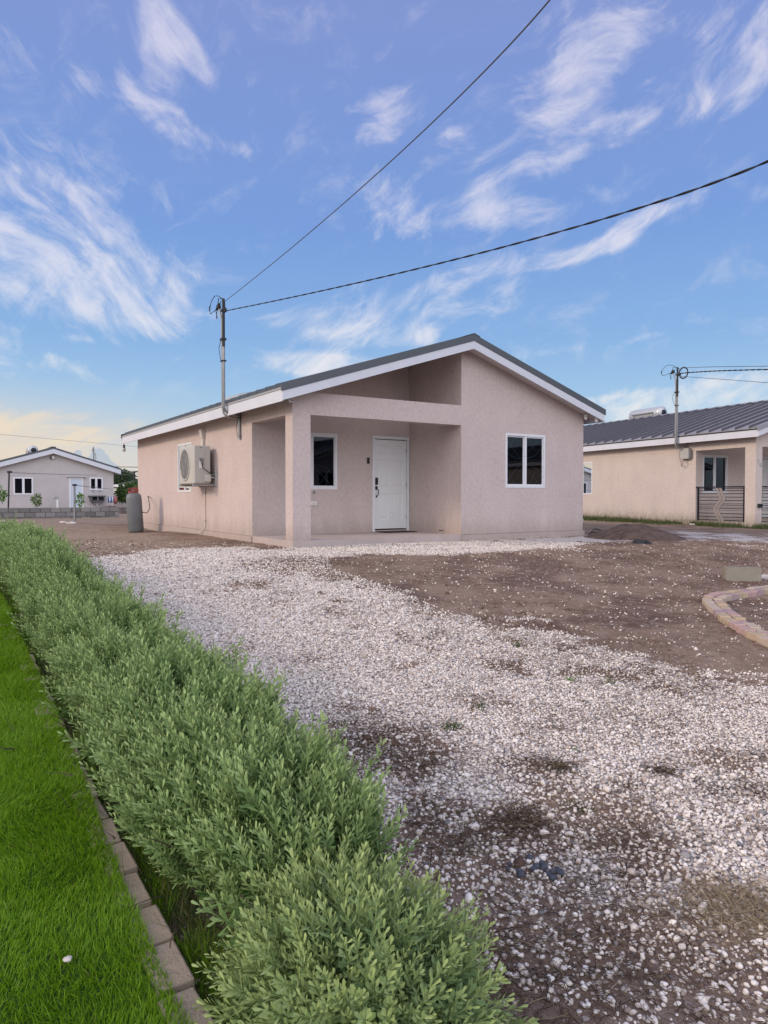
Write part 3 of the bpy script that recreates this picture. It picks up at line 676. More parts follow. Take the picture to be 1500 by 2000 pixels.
# ------------------------------------------------------------------ hedge
def shoot(nl, L, leaf, seed, rounded):
    r = np.random.default_rng(seed); V = []; Fc = []; T = []
    ph = r.uniform(0, 6.28)
    for i in range(nl):
        s = (i+.5)/nl; z = L*(.08+.92*s); a = ph+i*2.39996+r.normal()*.15
        incl = math.radians(66-40*s**1.6+r.normal()*7)       # leaf angle from the stem
        ll = leaf*(.98-.42*s**2)*r.uniform(.8, 1.15); ww = ll*.31
        out = np.array([math.cos(a), math.sin(a), 0]); dirv = out*math.sin(incl)+np.array([0, 0, math.cos(incl)])
        sd_ = np.array([-math.sin(a), math.cos(a), 0]); nrm_ = np.cross(dirv, sd_)
        b = np.array([0, 0, z])+out*.0015
        if rounded:
            pts = [b, b+dirv*ll*.45+sd_*ww*.36-nrm_*ww*.12, b+dirv*ll*.8+sd_*ww*.46-nrm_*ww*.14, b+dirv*ll*.99-nrm_*ll*.02, b+dirv*ll*.8-sd_*ww*.46-nrm_*ww*.14, b+dirv*ll*.45-sd_*ww*.36-nrm_*ww*.12, b+dirv*ll*.6]
            o = len(V); V += pts; Fc += [(o, o+1, o+6), (o+1, o+2, o+6), (o+2, o+3, o+6), (o+3, o+4, o+6), (o+4, o+5, o+6), (o+5, o, o+6)]
        else:
            pts = [b, b+dirv*ll*.62+sd_*ww*.5-nrm_*ww*.15, b+dirv*ll, b+dirv*ll*.62-sd_*ww*.5-nrm_*ww*.15]
            o = len(V); V += pts; Fc += [(o, o+1, o+2), (o, o+2, o+3)]
        T += [max(0, (s-.45)/.55)**1.5]*len(pts)
    # stem
    o = len(V)
    for zz in (0, L*.95):
        for q in range(3): V.append(np.array([math.cos(q*2.09)*.0014, math.sin(q*2.09)*.0014, zz])); T.append(.25 if zz == 0 else .6)
    for q in range(3): Fc += [(o+q, o+(q+1) % 3, o+3+(q+1) % 3), (o+q, o+3+(q+1) % 3, o+3+q)]
    return np.array(V), np.array(Fc), np.array(T)
UC, HW, HH = -4.66, .26, .42
def hedge_surface(n, v0, v1, inset, seed):
    r = np.random.default_rng(seed)
    v = r.uniform(v0, v1, n); s = r.uniform(0, 1, n)     # s runs over left face, top, right face
    per = np.array([HH*.95, 2*HW, HH*.95]); cs = np.cumsum(per)/per.sum()
    th = np.interp(s, [0, cs[0], cs[1], 1], [-1.0, -.42, .42, 1.0])       # -1..1 round the section
    # superellipse section
    a = th*math.pi/2*1.12; ex = 2.7
    cu = np.sign(np.sin(a))*np.abs(np.sin(a))**(2/ex); cz = np.sign(np.cos(a))*np.abs(np.cos(a))**(2/ex)
    hum = .13*(fbm(v*1.0+th*.6, th*.7+3, 2.1, 3)-.5)*2; wid = .09*(fbm(v, th*0+8, 1.6, 3)-.5)*2
    endf = sstep(0, .45, v1-v+.05)**.6 if v1 > 0 else (np.ones(n) if v0 > -9 else .55+.45*sstep(-.1, .6, v-v0))
    hu = (HW+wid)*(.75+.25*endf); hz = (HH*.62+hum)*endf
    # single bushes of the row: humps with dips between them, and gaps in the clipped face
    hz = hz*(1+.10*np.sin(v*2*math.pi/.62+1.3*np.sin(v*1.7)))
    inset = inset+.09*np.clip(1-3.2*vnoise(v*1.0, th*.55+s*0, 7.5), 0, 1)
    uu = UC+cu*hu-.10*(th < -.42)*(1-np.clip(cz, 0, 1)); zz = HH*.40+cz*hz-(.02*(np.abs(th) > .8))
    nu = cu; nz = np.maximum(cz, 0)+.15
    un = uu-inset*nu*1.0; zn = zz-inset*nz
    k = r.random(n) < .05+1.6*vnoise(v+3.3, th*.6, 10.0)
    return un[k], v[k], np.maximum(zn, .01)[k], nu[k], nz[k]
def foliage(name, parent, un, v, zn, nu, nz, protos, m, sc, upw=.85, jit=.24):
    x, y = xy(un, v); z = gz0(x, y)+zn; n = len(x)
    d = np.stack([nu*UX[0]*.6, nu*UX[1]*.6, nz*.6+upw], 1)+rng.normal(size=(n, 3))*jit
    R = align(d, rng.uniform(0, 6.28, n)); k = rng.integers(0, len(protos), n); parts = []; T = []
    for i, (V, Fc, tt) in enumerate(protos):
        s = k == i
        if not s.any(): continue
        pos = np.stack([x, y, z], 1)[s]; parts.append(inst(V, Fc, pos, R[s], (rng.uniform(.6, 1.3, n)*(1+.35*(rng.random(n) < .07))*sc)[s])); T.append(np.tile(tt, s.sum()))
    V, Fc = cat(parts); return npmesh(name, V, Fc, m, parent, attr={'tip': np.concatenate(T)*.75})
hx, hy = xy(UC, -5.0)
hedge = empty('hedge', (hx, hy, float(gz0(hx, hy))), 0, 'long low clipped green hedge running from the foreground towards the block wall', 'hedge')
def hold(o, par):   # parent without moving
    o.parent = par; o.matrix_parent_inverse = Matrix.Translation(-Vector(par.location))
pn = [shoot(34, .19, .032, 20+i, True) for i in range(7)]; pf = [shoot(28, .19, .036, 40+i, False) for i in range(7)]
parts_h = []
q = hedge_surface(5200, -10.12, -7.0, .09, 1); parts_h.append(foliage('foliage', None, *q, pn, M['leaf'], 1.12))
q = hedge_surface(2800, -10.12, -7.0, .23, 2); parts_h.append(foliage('foliage', None, *q, pn, M['leaf'], 1.0, .3, .6))
q = hedge_surface(9200, -7.0, .62, .09, 3); q2 = hedge_surface(3200, -7.0, .62, .2, 4)
qq = [np.concatenate([a, b]) for a, b in zip(q, q2)]; parts_h.append(foliage('foliage', None, *qq, pf, M['leaf'], 1.0))
for o in parts_h: hold(o, hedge)
def stems(un, v, name, parent, n, h):
    e = MB()
    for i in range(n):
        vv = v[0]+(v[1]-v[0])*rng.random(); uu = un+rng.uniform(-.13, .13); x, y = xy(uu, vv); z = float(gz0(x, y))
        x2, y2 = xy(uu+rng.uniform(-.05, .05), vv+rng.uniform(-.08, .08)); x3, y3 = xy(uu+rng.uniform(-.09, .09), vv+rng.uniform(-.12, .12))
        e.tube([(x, y, z-.02), (x2, y2, z+h*.45), (x3, y3, z+h*.85)], [.007, .005, .002], 5, False)
    o = e.build(name, M['bark']); hold(o, parent); return o
stems(UC, (-10.1, .5), 'stems', hedge, 240, HH)
# inner dead twigs and leaf litter so the heart is not hollow
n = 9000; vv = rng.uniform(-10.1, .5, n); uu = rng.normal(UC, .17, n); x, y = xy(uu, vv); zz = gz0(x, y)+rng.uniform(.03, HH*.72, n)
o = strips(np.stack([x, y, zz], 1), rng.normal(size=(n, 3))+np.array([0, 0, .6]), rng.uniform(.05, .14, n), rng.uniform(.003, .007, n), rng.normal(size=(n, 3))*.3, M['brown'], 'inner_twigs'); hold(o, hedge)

# nearest, silvery shrub: separate mound at the near end
sx, sy = xy(-4.77, -10.42); sz = float(gz0(sx, sy))
shrub = empty('shrub', (sx, sy, sz), 0, 'silvery green rounded shrub with yellow green tips, nearest the camera', 'shrub')
ps = [shoot(40, .23, .034, 70+i, True) for i in range(7)]
def dome(n, rx, ry, h, inset, seed, zc=.1):
    r = np.random.default_rng(seed); d = r.normal(size=(n, 3)); d[:, 2] = np.abs(d[:, 2])*1.0-.15; d /= np.linalg.norm(d, axis=1, keepdims=True)
    w = 1+.40*(fbm(np.arctan2(d[:, 1], d[:, 0])*1.3+4, d[:, 2]*2, 1.4, 3)-.5)*2
    p = d*np.array([rx, ry, h])*w[:, None]*(1-inset/rx); p[:, 2] = np.maximum(p[:, 2]+zc, .015); return p, d
def dome_foliage(name, par, org, n, rx, ry, h, inset, seed, protos, m, sc, upw, jit):
    p, d = dome(n, rx, ry, h, inset, seed); 
    pos = p[:, :1]*UX+p[:, 1:2]*VX; pos[:, 2] = p[:, 2]; pos = pos+np.array(org)
    dd = d[:, :1]*UX+d[:, 1:2]*VX; dd[:, 2] = np.maximum(d[:, 2], 0)+upw; dd = dd+rng.normal(size=(n, 3))*jit
    R = align(dd, rng.uniform(0, 6.28, n)); k = rng.integers(0, len(protos), n); parts = []; T = []
    for i, (V, Fc, tt) in enumerate(protos):
        s = k == i
        if s.any(): parts.append(inst(V, Fc, pos[s], R[s], rng.uniform(.75, 1.3, s.sum())*sc)); T.append(np.tile(tt, s.sum()))
    V, Fc = cat(parts); o = npmesh(name, V, Fc, m, attr={'tip': np.concatenate(T)*.7}); hold(o, par); return o
dome_foliage('foliage', shrub, (sx, sy, sz), 800, .21, .40, .19, .10, 5, ps, M['sleaf'], .95, .55, .34)
dome_foliage('foliage', shrub, (sx, sy, sz), 440, .21, .40, .19, .16, 6, ps, M['sleaf'], .95, .3, .6)
stems(-4.77, (-10.6, -10.25), 'stems', shrub, 40, .26)

# ------------------------------------------------------------------ house kit
SL = .318
def house_kit(root, P):
    """P: wall material, roof material and sizes of a small gabled house with a corner porch; local x = along the front, y = back"""
    Wd, Ln, pd, wc, WM, RM = P['W'], P['L'], P['pd'], P['wc'], P['wall'], P['roof']
    UR = P['ur']; ZR = P['zr']; E0, E1 = P['e0'], P['e1']; VF, VB = -.35, Ln+P['vb']
    zt = lambda u: ZR-SL*abs(u-UR)
    TW = .21; top = lambda u: zt(u)-TW
    th = .16
    def wall(s0, s1, z0, topf, holes, put, extra=()):
        """flat wall with real openings; put(s, d, z) -> local point, d = depth into the wall"""
        e = MB(); cuts = sorted(set([s0, s1]+[h[0] for h in holes]+[h[1] for h in holes]+[x for x in extra if s0 < x < s1]))
        for a, b in zip(cuts, cuts[1:]):
            hs = sorted([h for h in holes if h[0] <= a+1e-6 and h[1] >= b-1e-6], key=lambda h: h[2]); z = z0; segs = []
            for h in hs:
                if h[2] > z+1e-6: segs.append((z, h[2], z, h[2]))
                z = h[3]
            segs.append((z, topf(a), z, topf(b)))
            for za0, za1, zb0, zb1 in segs:
                for dd, fl in ((0, False), (th, True)):
                    q = [put(a, dd, za0), put(b, dd, zb0), put(b, dd, zb1), put(a, dd, za1)]
                    e.add(q, [(3, 2, 1, 0) if fl else (0, 1, 2, 3)])
        for h in holes:
            a, b, c, d = h
            for (p, q) in (((a, c), (b, c)), ((b, c), (b, d)), ((b, d), (a, d)), ((a, d), (a, c))):
                e.add([put(p[0], 0, p[1]), put(q[0], 0, q[1]), put(q[0], th, q[1]), put(p[0], th, p[1])], [(0, 1, 2, 3)])
        for s in (s0, s1):
            e.add([put(s, 0, z0), put(s, th, z0), put(s, th, topf(s)), put(s, 0, topf(s))], [(0, 1, 2, 3)])
        return e
    fz = .13
    front = lambda v0: (lambda s, d, z: (s, v0+d, z))
    left = lambda u0: (lambda s, d, z: (u0+d, s, z))
    right = lambda u0: (lambda s, d, z: (u0-d, s, z))
    # walls
    wh = P['front_win']; bh = P['back_win']; dh = P['door']; lw = P['left_wins']
    wall(wc, Wd, fz, top, [wh], front(0), (UR,)).build('wall', WM, root)
    wall(0.0+th, wc, fz+.001, top, [bh, (dh[0], dh[1], fz+.04, dh[3])], front(pd)).build('wall', WM, root)
    wall(th+.001, pd-.001, fz, lambda s: top(wc), [], left(wc)).build('wall', WM, root)
    wall(pd, Ln, fz, lambda s: top(0), lw, left(0)).build('wall', WM, root)
    wall(th+.001, Ln, fz, lambda s: top(Wd), [], right(Wd)).build('wall', WM, root)
    wall(th, Wd-th, fz, top, [], lambda s, d, z: (s, Ln-d, z), (UR,)).build('wall', WM, root)
    # porch: corner column, front beam, side header
    cz = 2.48; cu, cv = P['col']
    MB().hexa([(0,0,fz),(cu,0,fz),(cu,cv,fz),(0,cv,fz),(0,0,cz),(cu,0,cz),(cu,cv,cz),(0,cv,cz)]).build('column', WM, root)
    bt = 2.90; us = UR-(ZR-TW-bt)/SL    # where the beam top meets the roof underside
    e = MB()
    for (a, b) in (((0, us), (us, wc)) if us > .01 else ((0, wc),)):
        e.hexa([(a,0,cz),(b,0,cz),(b,.2,cz),(a,.2,cz),(a,0,min(bt,top(a))),(b,0,min(bt,top(b))),(b,.2,min(bt,top(b))),(a,.2,min(bt,top(a)))])
    e.build('porch_beam', WM, root)
    MB().hexa([(0,.2,cz),(.2,.2,cz),(.2,pd,cz),(0,pd,cz),(0,.2,top(0)),(.2,.2,top(.2)),(.2,pd,top(.2)),(0,pd,top(0))]).build('porch_beam', WM, root)
    # slab and plinth
    MB().box(0, wc, 0, pd, -.35, fz).build('porch_floor', M['slab'] if P.get('slab') else WM, root)
    e = MB(); e.box(wc+.001, Wd+.03, -.03, .3, -.35, fz-.005); e.box(-.03, .3, pd+.001, Ln+.03, -.35, fz-.005); e.box(Wd-.3, Wd+.03, .301, Ln+.03, -.35, fz-.006); e.build('plinth', WM, root)
    MB().box(.31, Wd-.31, pd+.05, Ln-.2, -.1, fz+.01).build('room_floor', M['room'], root)
    # windows
    def window(h, put, mull=True, bars=True, curtain=False, flush=False):
        a, b, c, d = h; e = MB(); f = .04
        def bx(s0, s1, z0, z1, d0, d1):
            p = [put(s0, d0, z0), put(s1, d0, z0), put(s1, d1, z0), put(s0, d1, z0), put(s0, d0, z1), put(s1, d0, z1), put(s1, d1, z1), put(s0, d1, z1)]; return p
        for q in ((a-.012, a+f, c-.012, d+.012), (b-f, b+.012, c-.012, d+.012)): e.hexa(bx(q[0], q[1], q[2], q[3], -.009, .09))
        for q in ((a+f, b-f, c-.012, c+f), (a+f, b-f, d-f, d+.012)): e.hexa(bx(q[0], q[1], q[2], q[3], -.008, .09))
        w = e.build('window', M['vinyl'], root)
        mid = (a+b)/2
        if mull:
            e = MB(); e.hexa(bx(mid-.028, mid+.028, c+f, d-f, -.004 if flush else .004, .07))
            # slim sash rails round each light
            for (s0, s1, dd) in (() if flush else ((a+f, mid-.028, .03), (mid+.028, b-f, .015))):
                e.hexa(bx(s0, s0+.022, c+f, d-f, dd, dd+.03)); e.hexa(bx(s1-.022, s1, c+f, d-f, dd, dd+.03)); e.hexa(bx(s0+.022, s1-.022, c+f, c+f+.03, dd, dd+.03)); e.hexa(bx(s0+.022, s1-.022, d-f-.03, d-f, dd, dd+.03))
            e.build('sash', M['vinyl'], w)
        for (s0, s1, dd) in (((a+f, mid, .010 if flush else .045), (mid, b-f, .006 if flush else .03)) if mull else ((a+f, b-f, .04),)):
            MB().add([put(s0, dd, c+f), put(s1, dd, c+f), put(s1, dd, d-f), put(s0, dd, d-f)], [(0, 1, 2, 3)]).build('pane', M['glass'], w)
        if bars:
            e = MB(); R = .0065; dd = .12; zc = (c+d)/2
            def line(pts): e.tube([put(s, dd, z) for s, z in pts], R, 6)
            for sx_ in (-1, 1):
                for sz_ in (-1, 1):
                    hw = (b-a)/2-.05; hh = (d-c)/2-.05
                    line([(mid+sx_*.03, zc+sz_*.05), (mid+sx_*hw, zc+sz_*hh*.97)])
                    line([(mid+sx_*hw*math.sin(q), zc+sz_*(hh*.62-hh*.52*math.cos(q))) for q in np.linspace(0, 1.45, 9)])
                    line([(mid+sx_*hw*(.25+.5*q), zc+sz_*hh*(.98-.55*q*q)) for q in np.linspace(0, 1, 7)])
            e.build('security_bars', M['white'], w)
        if curtain:
            e = MB(); N = 60; pts = []
            for i in range(N+1):
                s = a+.03+(b-a-.06)*i/N; dd = .16+.015*math.sin(i*1.15)+.008*math.sin(i*.37)
                pts += [put(s, dd, c+.02), put(s, dd, d-.02)]
            e.add(pts, [(2*i, 2*i+2, 2*i+3, 2*i+1) for i in range(N)], True); e.build('curtain', M['curtain'], w)
        return w
    cu_ = P.get('curtain', False)
    window(wh, front(0), True, not cu_, cu_); window(bh, front(pd), True, not cu_, cu_)
    for q in lw: window(q, left(0), True, False, True, True)
    # door
    a, b, c, d = dh; v0 = pd
    e = MB(); f = .055
    e.box(a-.01, a+f, v0-.02, v0+.1, c-.04, d+.01); e.box(b-f, b+.0, v0-.021, v0+.1, c-.04, d+.01); e.box(a+f, b-f, v0-.019, v0+.1, d-f, d+.01); e.build('door_frame', M['vinyl'], root)
    MB().box(a+f, b-f, v0+.004, v0+.1, c-.045, c+.0).build('threshold', M['darksteel'], root)
    da, db, dc, dd_ = a+f+.006, b-f-.006, c+.02, d-f-.014; y0 = v0+.028
    e = MB(); wd = db-da; ht = dd_-dc; s0 = .115; mid = (da+db)/2
    cols = ((da+.105, mid-.05), (mid+.05, db-.105)); rows = ((.22, .80), (.98, 1.58), (1.70, 1.90)); rows = [(dc+r0/2.03*ht, dc+r1/2.03*ht) for r0, r1 in rows]
    xs_ = [da, cols[0][0], cols[0][1], cols[1][0], cols[1][1], db]; zs_ = [dc]+[z for r in rows for z in r]+[dd_]
    for i in range(5):
        for j in range(len(zs_)-1):
            x0, x1, z0, z1 = xs_[i], xs_[i+1], zs_[j], zs_[j+1]
            if i in (1, 3) and j in (1, 3, 5):
                k1, k2, k3 = .012, .030, .042; Q = []
                for (ins, dep) in ((0, 0), (k1, .011), (k2, .011), (k3, .003)):
                    Q += [(x0+ins, y0+dep, z0+ins), (x1-ins, y0+dep, z0+ins), (x1-ins, y0+dep, z1-ins), (x0+ins, y0+dep, z1-ins)]
                fs = []
                for r in range(3):
                    for k in range(4): k2_ = (k+1) % 4; fs.append((r*4+k, r*4+k2_, r*4+4+k2_, r*4+4+k))
                fs.append((12, 13, 14, 15)); e.add(Q, fs)
            else: e.add([(x0, y0, z0), (x1, y0, z0), (x1, y0, z1), (x0, y0, z1)], [(0, 1, 2, 3)])
    e.add([(da, y0, dc), (da, y0+.04, dc), (da, y0+.04, dd_), (da, y0, dd_)], [(0, 1, 2, 3)]); e.add([(db, y0, dc), (db, y0+.04, dc), (db, y0+.04, dd_), (db, y0, dd_)], [(3, 2, 1, 0)])
    e.add([(da, y0+.04, dc), (db, y0+.04, dc), (db, y0+.04, dd_), (da, y0+.04, dd_)], [(3, 2, 1, 0)])
    dr = e.build('door', M['door'], root)
    if P.get('hardware'):
        x = da+.06
        MB().box(x-.032, x+.032, y0-.03, y0-.001, dc+1.02, dc+1.185).build('keypad_lock', M['black'], dr, .006)
        e = MB(); e.box(x-.03, x+.026, y0-.02, y0-.001, dc+.905, dc+.99); e.tube([(x+.006, y0-.018, dc+.92), (x+.02, y0-.055, dc+.91), (x+.024, y0-.065, dc+.86), (x+.022, y0-.06, dc+.79), (x+.006, y0-.02, dc+.765)], .009, 8); e.box(x-.018, x+.018, y0-.02, y0-.001, dc+.73, dc+.775); e.build('handle', M['black'], dr, .003)
        for z in (.22, .98, 1.78):
            MB().box(db-.004, db+.012, y0-.012, y0-.001, dc+z, dc+z+.1).build('hinge', M['steel'], dr)
    # roof sheet with standing seams
    e = MB(); tk = .035
    for (ea, eb) in ((E0, UR), (UR, E1)):
        za, zb = zt(ea), zt(eb); e.hexa([(ea,VF+.02,za-tk),(eb,VF+.02,zb-tk),(eb,VB-.02,zb-tk),(ea,VB-.02,za-tk),(ea,VF+.02,za),(eb,VF+.02,zb),(eb,VB-.02,zb),(ea,VB-.02,za)])
    rf = e.build('roof', RM, root); e = MB()
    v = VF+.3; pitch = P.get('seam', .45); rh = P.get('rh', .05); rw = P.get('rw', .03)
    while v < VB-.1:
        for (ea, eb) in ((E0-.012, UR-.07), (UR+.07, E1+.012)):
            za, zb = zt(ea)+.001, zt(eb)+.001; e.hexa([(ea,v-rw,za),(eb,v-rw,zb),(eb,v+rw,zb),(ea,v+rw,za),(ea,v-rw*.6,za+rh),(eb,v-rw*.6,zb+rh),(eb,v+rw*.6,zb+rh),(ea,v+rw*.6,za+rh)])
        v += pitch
    e.build('seam_covers', M['seam'] if P.get('nflash') else RM, rf)  # neighbour ribs take the colour darkened to stand in for their shaded sides
    e = MB()
    for s_ in (-1, 1):
        u1 = UR+s_*.16; e.hexa([(UR,VF-.01,ZR+.036),(u1,VF-.01,zt(u1)+.042),(u1,VB,zt(u1)+.042),(UR,VB,ZR+.036),(UR,VF-.01,ZR+.056),(u1,VF-.01,zt(u1)+.052),(u1,VB,zt(u1)+.052),(UR,VB,ZR+.056)])
    e.build('ridge_cap', RM, rf)
    # gable flashing (grey) over barge boards (white), front and back
    for (vv, nm) in ((VF, 1), (VB, -1)):
        y_0, y_1 = (vv-.012, vv+.018) if nm > 0 else (vv-.018, vv+.012)
        e = MB()
        for (ea, eb) in ((E0-.03, UR), (UR, E1+.03)):
            za, zb = zt(ea), zt(eb); e.hexa([(ea,y_0,za-.105),(eb,y_0,zb-.105),(eb,y_1,zb-.105),(ea,y_1,za-.105),(ea,y_0,za+.03),(eb,y_0,zb+.03),(eb,y_1,zb+.03),(ea,y_1,za+.03)])
            ys, ye = (y_1, y_1+.14) if nm > 0 else (y_0-.14, y_0)   # returns over the sheet edge
            e.hexa([(ea,ys,za+.024),(eb,ys,zb+.024),(eb,ye,zb+.024),(ea,ye,za+.024),(ea,ys,za+.03),(eb,ys,zb+.03),(eb,ye,zb+.03),(ea,ye,za+.03)])
        e.build('gable_flashing', M['flash'] if not P.get('nflash') else RM, rf)
        e = MB(); q0, q1 = (vv, vv+.03) if nm > 0 else (vv-.03, vv)
        for (ea, eb) in ((E0, UR), (UR, E1)):
            za, zb = zt(ea), zt(eb); e.hexa([(ea,q0,za-.272),(eb,q0,zb-.272),(eb,q1,zb-.272),(ea,q1,za-.272),(ea,q0,za-.108),(eb,q0,zb-.108),(eb,q1,zb-.108),(ea,q1,za-.108)])
        e.build('barge_board', M['fascia'], root)
    for (ea, s_) in ((E0, 1), (E1, -1)):
        z = zt(ea); u0, u1 = sorted((ea, ea+s_*.028))
        MB().box(u0, u1, VF+.031, VB-.031, z-.285, z-.075).build('fascia', M['fascia'], root)
        u0, u1 = sorted((ea-s_*.012, ea+s_*.02))
        MB().box(u0, u1, VF+.031, VB-.031, z-.072, z-.037).build('drip_edge', M['pvc'] if not P.get('nflash') else M['darksteel'], rf)
    # underside of the eaves and the gable overhang
    e = MB()
    for (ea, eb) in ((E0+.03, UR), (UR, E1-.03)):
        za, zb = zt(ea)-TW, zt(eb)-TW
        e.hexa([(ea,VF+.032,za),(eb,VF+.032,zb),(eb,VB-.032,zb),(ea,VB-.032,za),(ea,VF+.032,za+.03),(eb,VF+.032,zb+.03),(eb,VB-.032,zb+.03),(ea,VB-.032,za+.03)])
    e.build('soffit', M['soffit'], root)
    return zt
ANG = math.atan2(UX[1], UX[0])
H1 = frame_empty('house', (C0[0], C0[1], 0), ANG, 'small pink stucco house with white front door under a corner porch, centre', 'house')
zt1 = house_kit(H1, dict(W=7.77, L=11.54, pd=1.95, wc=3.97, wall=M['pink'], roof=M['roof'], ur=4.03, zr=4.33, e0=-.35, e1=8.12, vb=.6, col=(.37, .31), slab=True,
    front_win=(5.25, 6.46, 1.16, 2.365), back_win=(.77, 2.0, 1.12, 2.33), door=(2.94, 3.955, .18, 2.34), left_wins=[(6.0, 7.15, 1.08, 2.33)], hardware=True))
A2 = math.radians(23.3)
N0 = flat(1474.7, 1029.5)
H2 = frame_empty('house', (N0[0], N0[1], 0), A2, 'neighbouring peach house with grey ribbed roof and railed porch, at right', 'house')
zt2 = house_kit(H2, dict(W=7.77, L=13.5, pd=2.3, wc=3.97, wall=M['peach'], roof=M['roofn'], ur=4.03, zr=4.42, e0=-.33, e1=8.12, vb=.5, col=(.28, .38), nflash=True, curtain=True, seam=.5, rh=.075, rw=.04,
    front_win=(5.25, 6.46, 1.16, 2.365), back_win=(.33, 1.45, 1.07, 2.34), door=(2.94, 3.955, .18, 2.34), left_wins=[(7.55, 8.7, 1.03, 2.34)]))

def L1(u, v, z): x, y = xy(u, v); return Vector((x, y, z))
U2 = np.array([math.cos(A2), math.sin(A2)]); V2 = np.array([-math.sin(A2), math.cos(A2)])
def L2(u, v, z): return Vector((N0[0]+u*U2[0]+v*V2[0], N0[1]+u*U2[1]+v*V2[1], z))
def thing1(name, u, v, z, label, cat_, rot=0.0, group=None): p = L1(u, v, z); return empty(name, p, ANG+rot, label, cat_, group)
def thing2(name, u, v, z, label, cat_, rot=0.0, group=None): p = L2(u, v, z); return empty(name, p, A2+rot, label, cat_, group)

# ------------------------------------------------------------------ air conditioner on the side wall
ac = thing1('air_conditioner', -.5, 4.19, 1.25, 'cream outdoor air conditioning unit bracketed on the pink side wall', 'air conditioner')
w_, h_, d_ = 1.18, .88, .38
# local: x = towards wall (0..d), y along wall (0..w), z up ; front face at x=0
MB().box(0, d_, 0, w_, 0, h_).build('casing', M['acw'], ac, .018)
MB().box(.012, d_-.01, -.006, -.0005, .02, h_-.02).build('side_panel', M['acg'], ac)
e = MB(); cy_, cz_, R = w_*.60, h_*.52, .36
e.revolve([(R+.03, -.004), (R+.03, -.016), (R, -.02), (R-.01, -.008)], 40, cy_, cz_, 'x')
gr_ = e.build('fan_grille', M['acw'], ac)
e = MB(); e.revolve([(0, -.004), (R, -.004)], 40, cy_, cz_, 'x'); e.build('fan_well', M['acdark'], gr_)
e = MB()
for i in range(15):
    yy = cy_-R+2*R*(i+.5)/15; hh = math.sqrt(max(0, R*R-(yy-cy_)**2)); e.tube([(-.014, yy, cz_-hh), (-.014, yy, cz_+hh)], .0045, 5)
for r in (.12, .24): e.tube([(-.018, cy_+r*math.cos(q), cz_+r*math.sin(q)) for q in np.linspace(0, 6.283, 30)], .004, 5, False)
e.build('guard_wires', M['acg'], gr_)
e = MB()
for i in range(4): e.box(-.008, -.0005, .04, .19, .12+i*.085, .17+i*.085)
e.build('louvre', M['acw'], ac)
MB().box(.11, .23, -.02, -.007, h_-.30, h_-.12).build('terminal_cover', M['acg'], ac, .006)
MB().box(.13, .19, -.009, -.0065, h_-.055, h_-.045).build('badge', M['black'], ac)
MB().box(.11, .17, -.008, -.0065, .36, .52).build('rating_label', M['white'], ac)
e = MB(); e.hexa([(.22,-.07,.05),(.37,-.07,.05),(.37,-.007,.02),(.22,-.007,.02),(.22,-.07,.20),(.37,-.07,.20),(.37,-.007,.22),(.22,-.007,.22)]); e.build('valve_cover', M['acw'], ac, .01)
e = MB(); e.tube([(.14, -.02, h_-.30), (.15, -.05, h_-.38), (.18, -.075, h_-.52), (.26, -.085, .30), (.36, -.075, .23), (.44, -.05, .215)], .011, 8); e.tube([(.2, -.02, h_-.30), (.19, -.045, h_-.36), (.185, -.07, h_-.45)], .008, 6); e.build('power_cable', M['black'], ac)
e = MB()
for k_ in (0, 1): e.tube([(.35, -.04, .21-.07*k_), (.41, -.045, .215-.07*k_), (.46, -.04, .20-.07*k_), (.485, .0, .19-.07*k_)], .02, 8)
e.build('pipe_insulation', M['pvc'], ac)
e = MB()
for y_ in (.07, w_-.12):
    e.box(-.02, .46, y_, y_+.045, -.055, -.004); pass
e.box(.462, .498, -.14, w_+.05, -.055, -.004); e.box(.455, .498, -.14, -.09, -.003, .36)
e.build('bracket', M['pvc'], ac)
# trunking above and drain below
tr = thing1('conduit', 0, 4.98, 2.0, 'cream plastic trunking rising above the air conditioning unit', 'conduit')
e = MB(); e.box(-.065, -.001, -.06, .06, -.1, .36); e.build('duct', M['wpvc'], tr, .01)
MB().hexa([(-.075,-.07,.36),(-.001,-.07,.36),(-.001,.07,.36),(-.075,.07,.36),(-.12,-.085,.58),(-.001,-.085,.58),(-.001,.085,.58),(-.12,.085,.58)]).build('elbow_cover', M['wpvc'], tr, .012)
dp = thing1('drain_pipe', 0, 4.88, .1, 'thin pink painted drain pipe below the air conditioning unit', 'drain pipe')
e = MB(); e.tube([(-.02, 0, 1.13), (-.02, 0, .12), (-.04, .02, .07), (-.12, .25, -.06)], .013, 8); e.build('pipe', M['wpvc'], dp)
for z in (.92, .25): MB().box(-.036, -.001, -.03, .03, z, z+.03).build('clip', M['pvc'], dp)

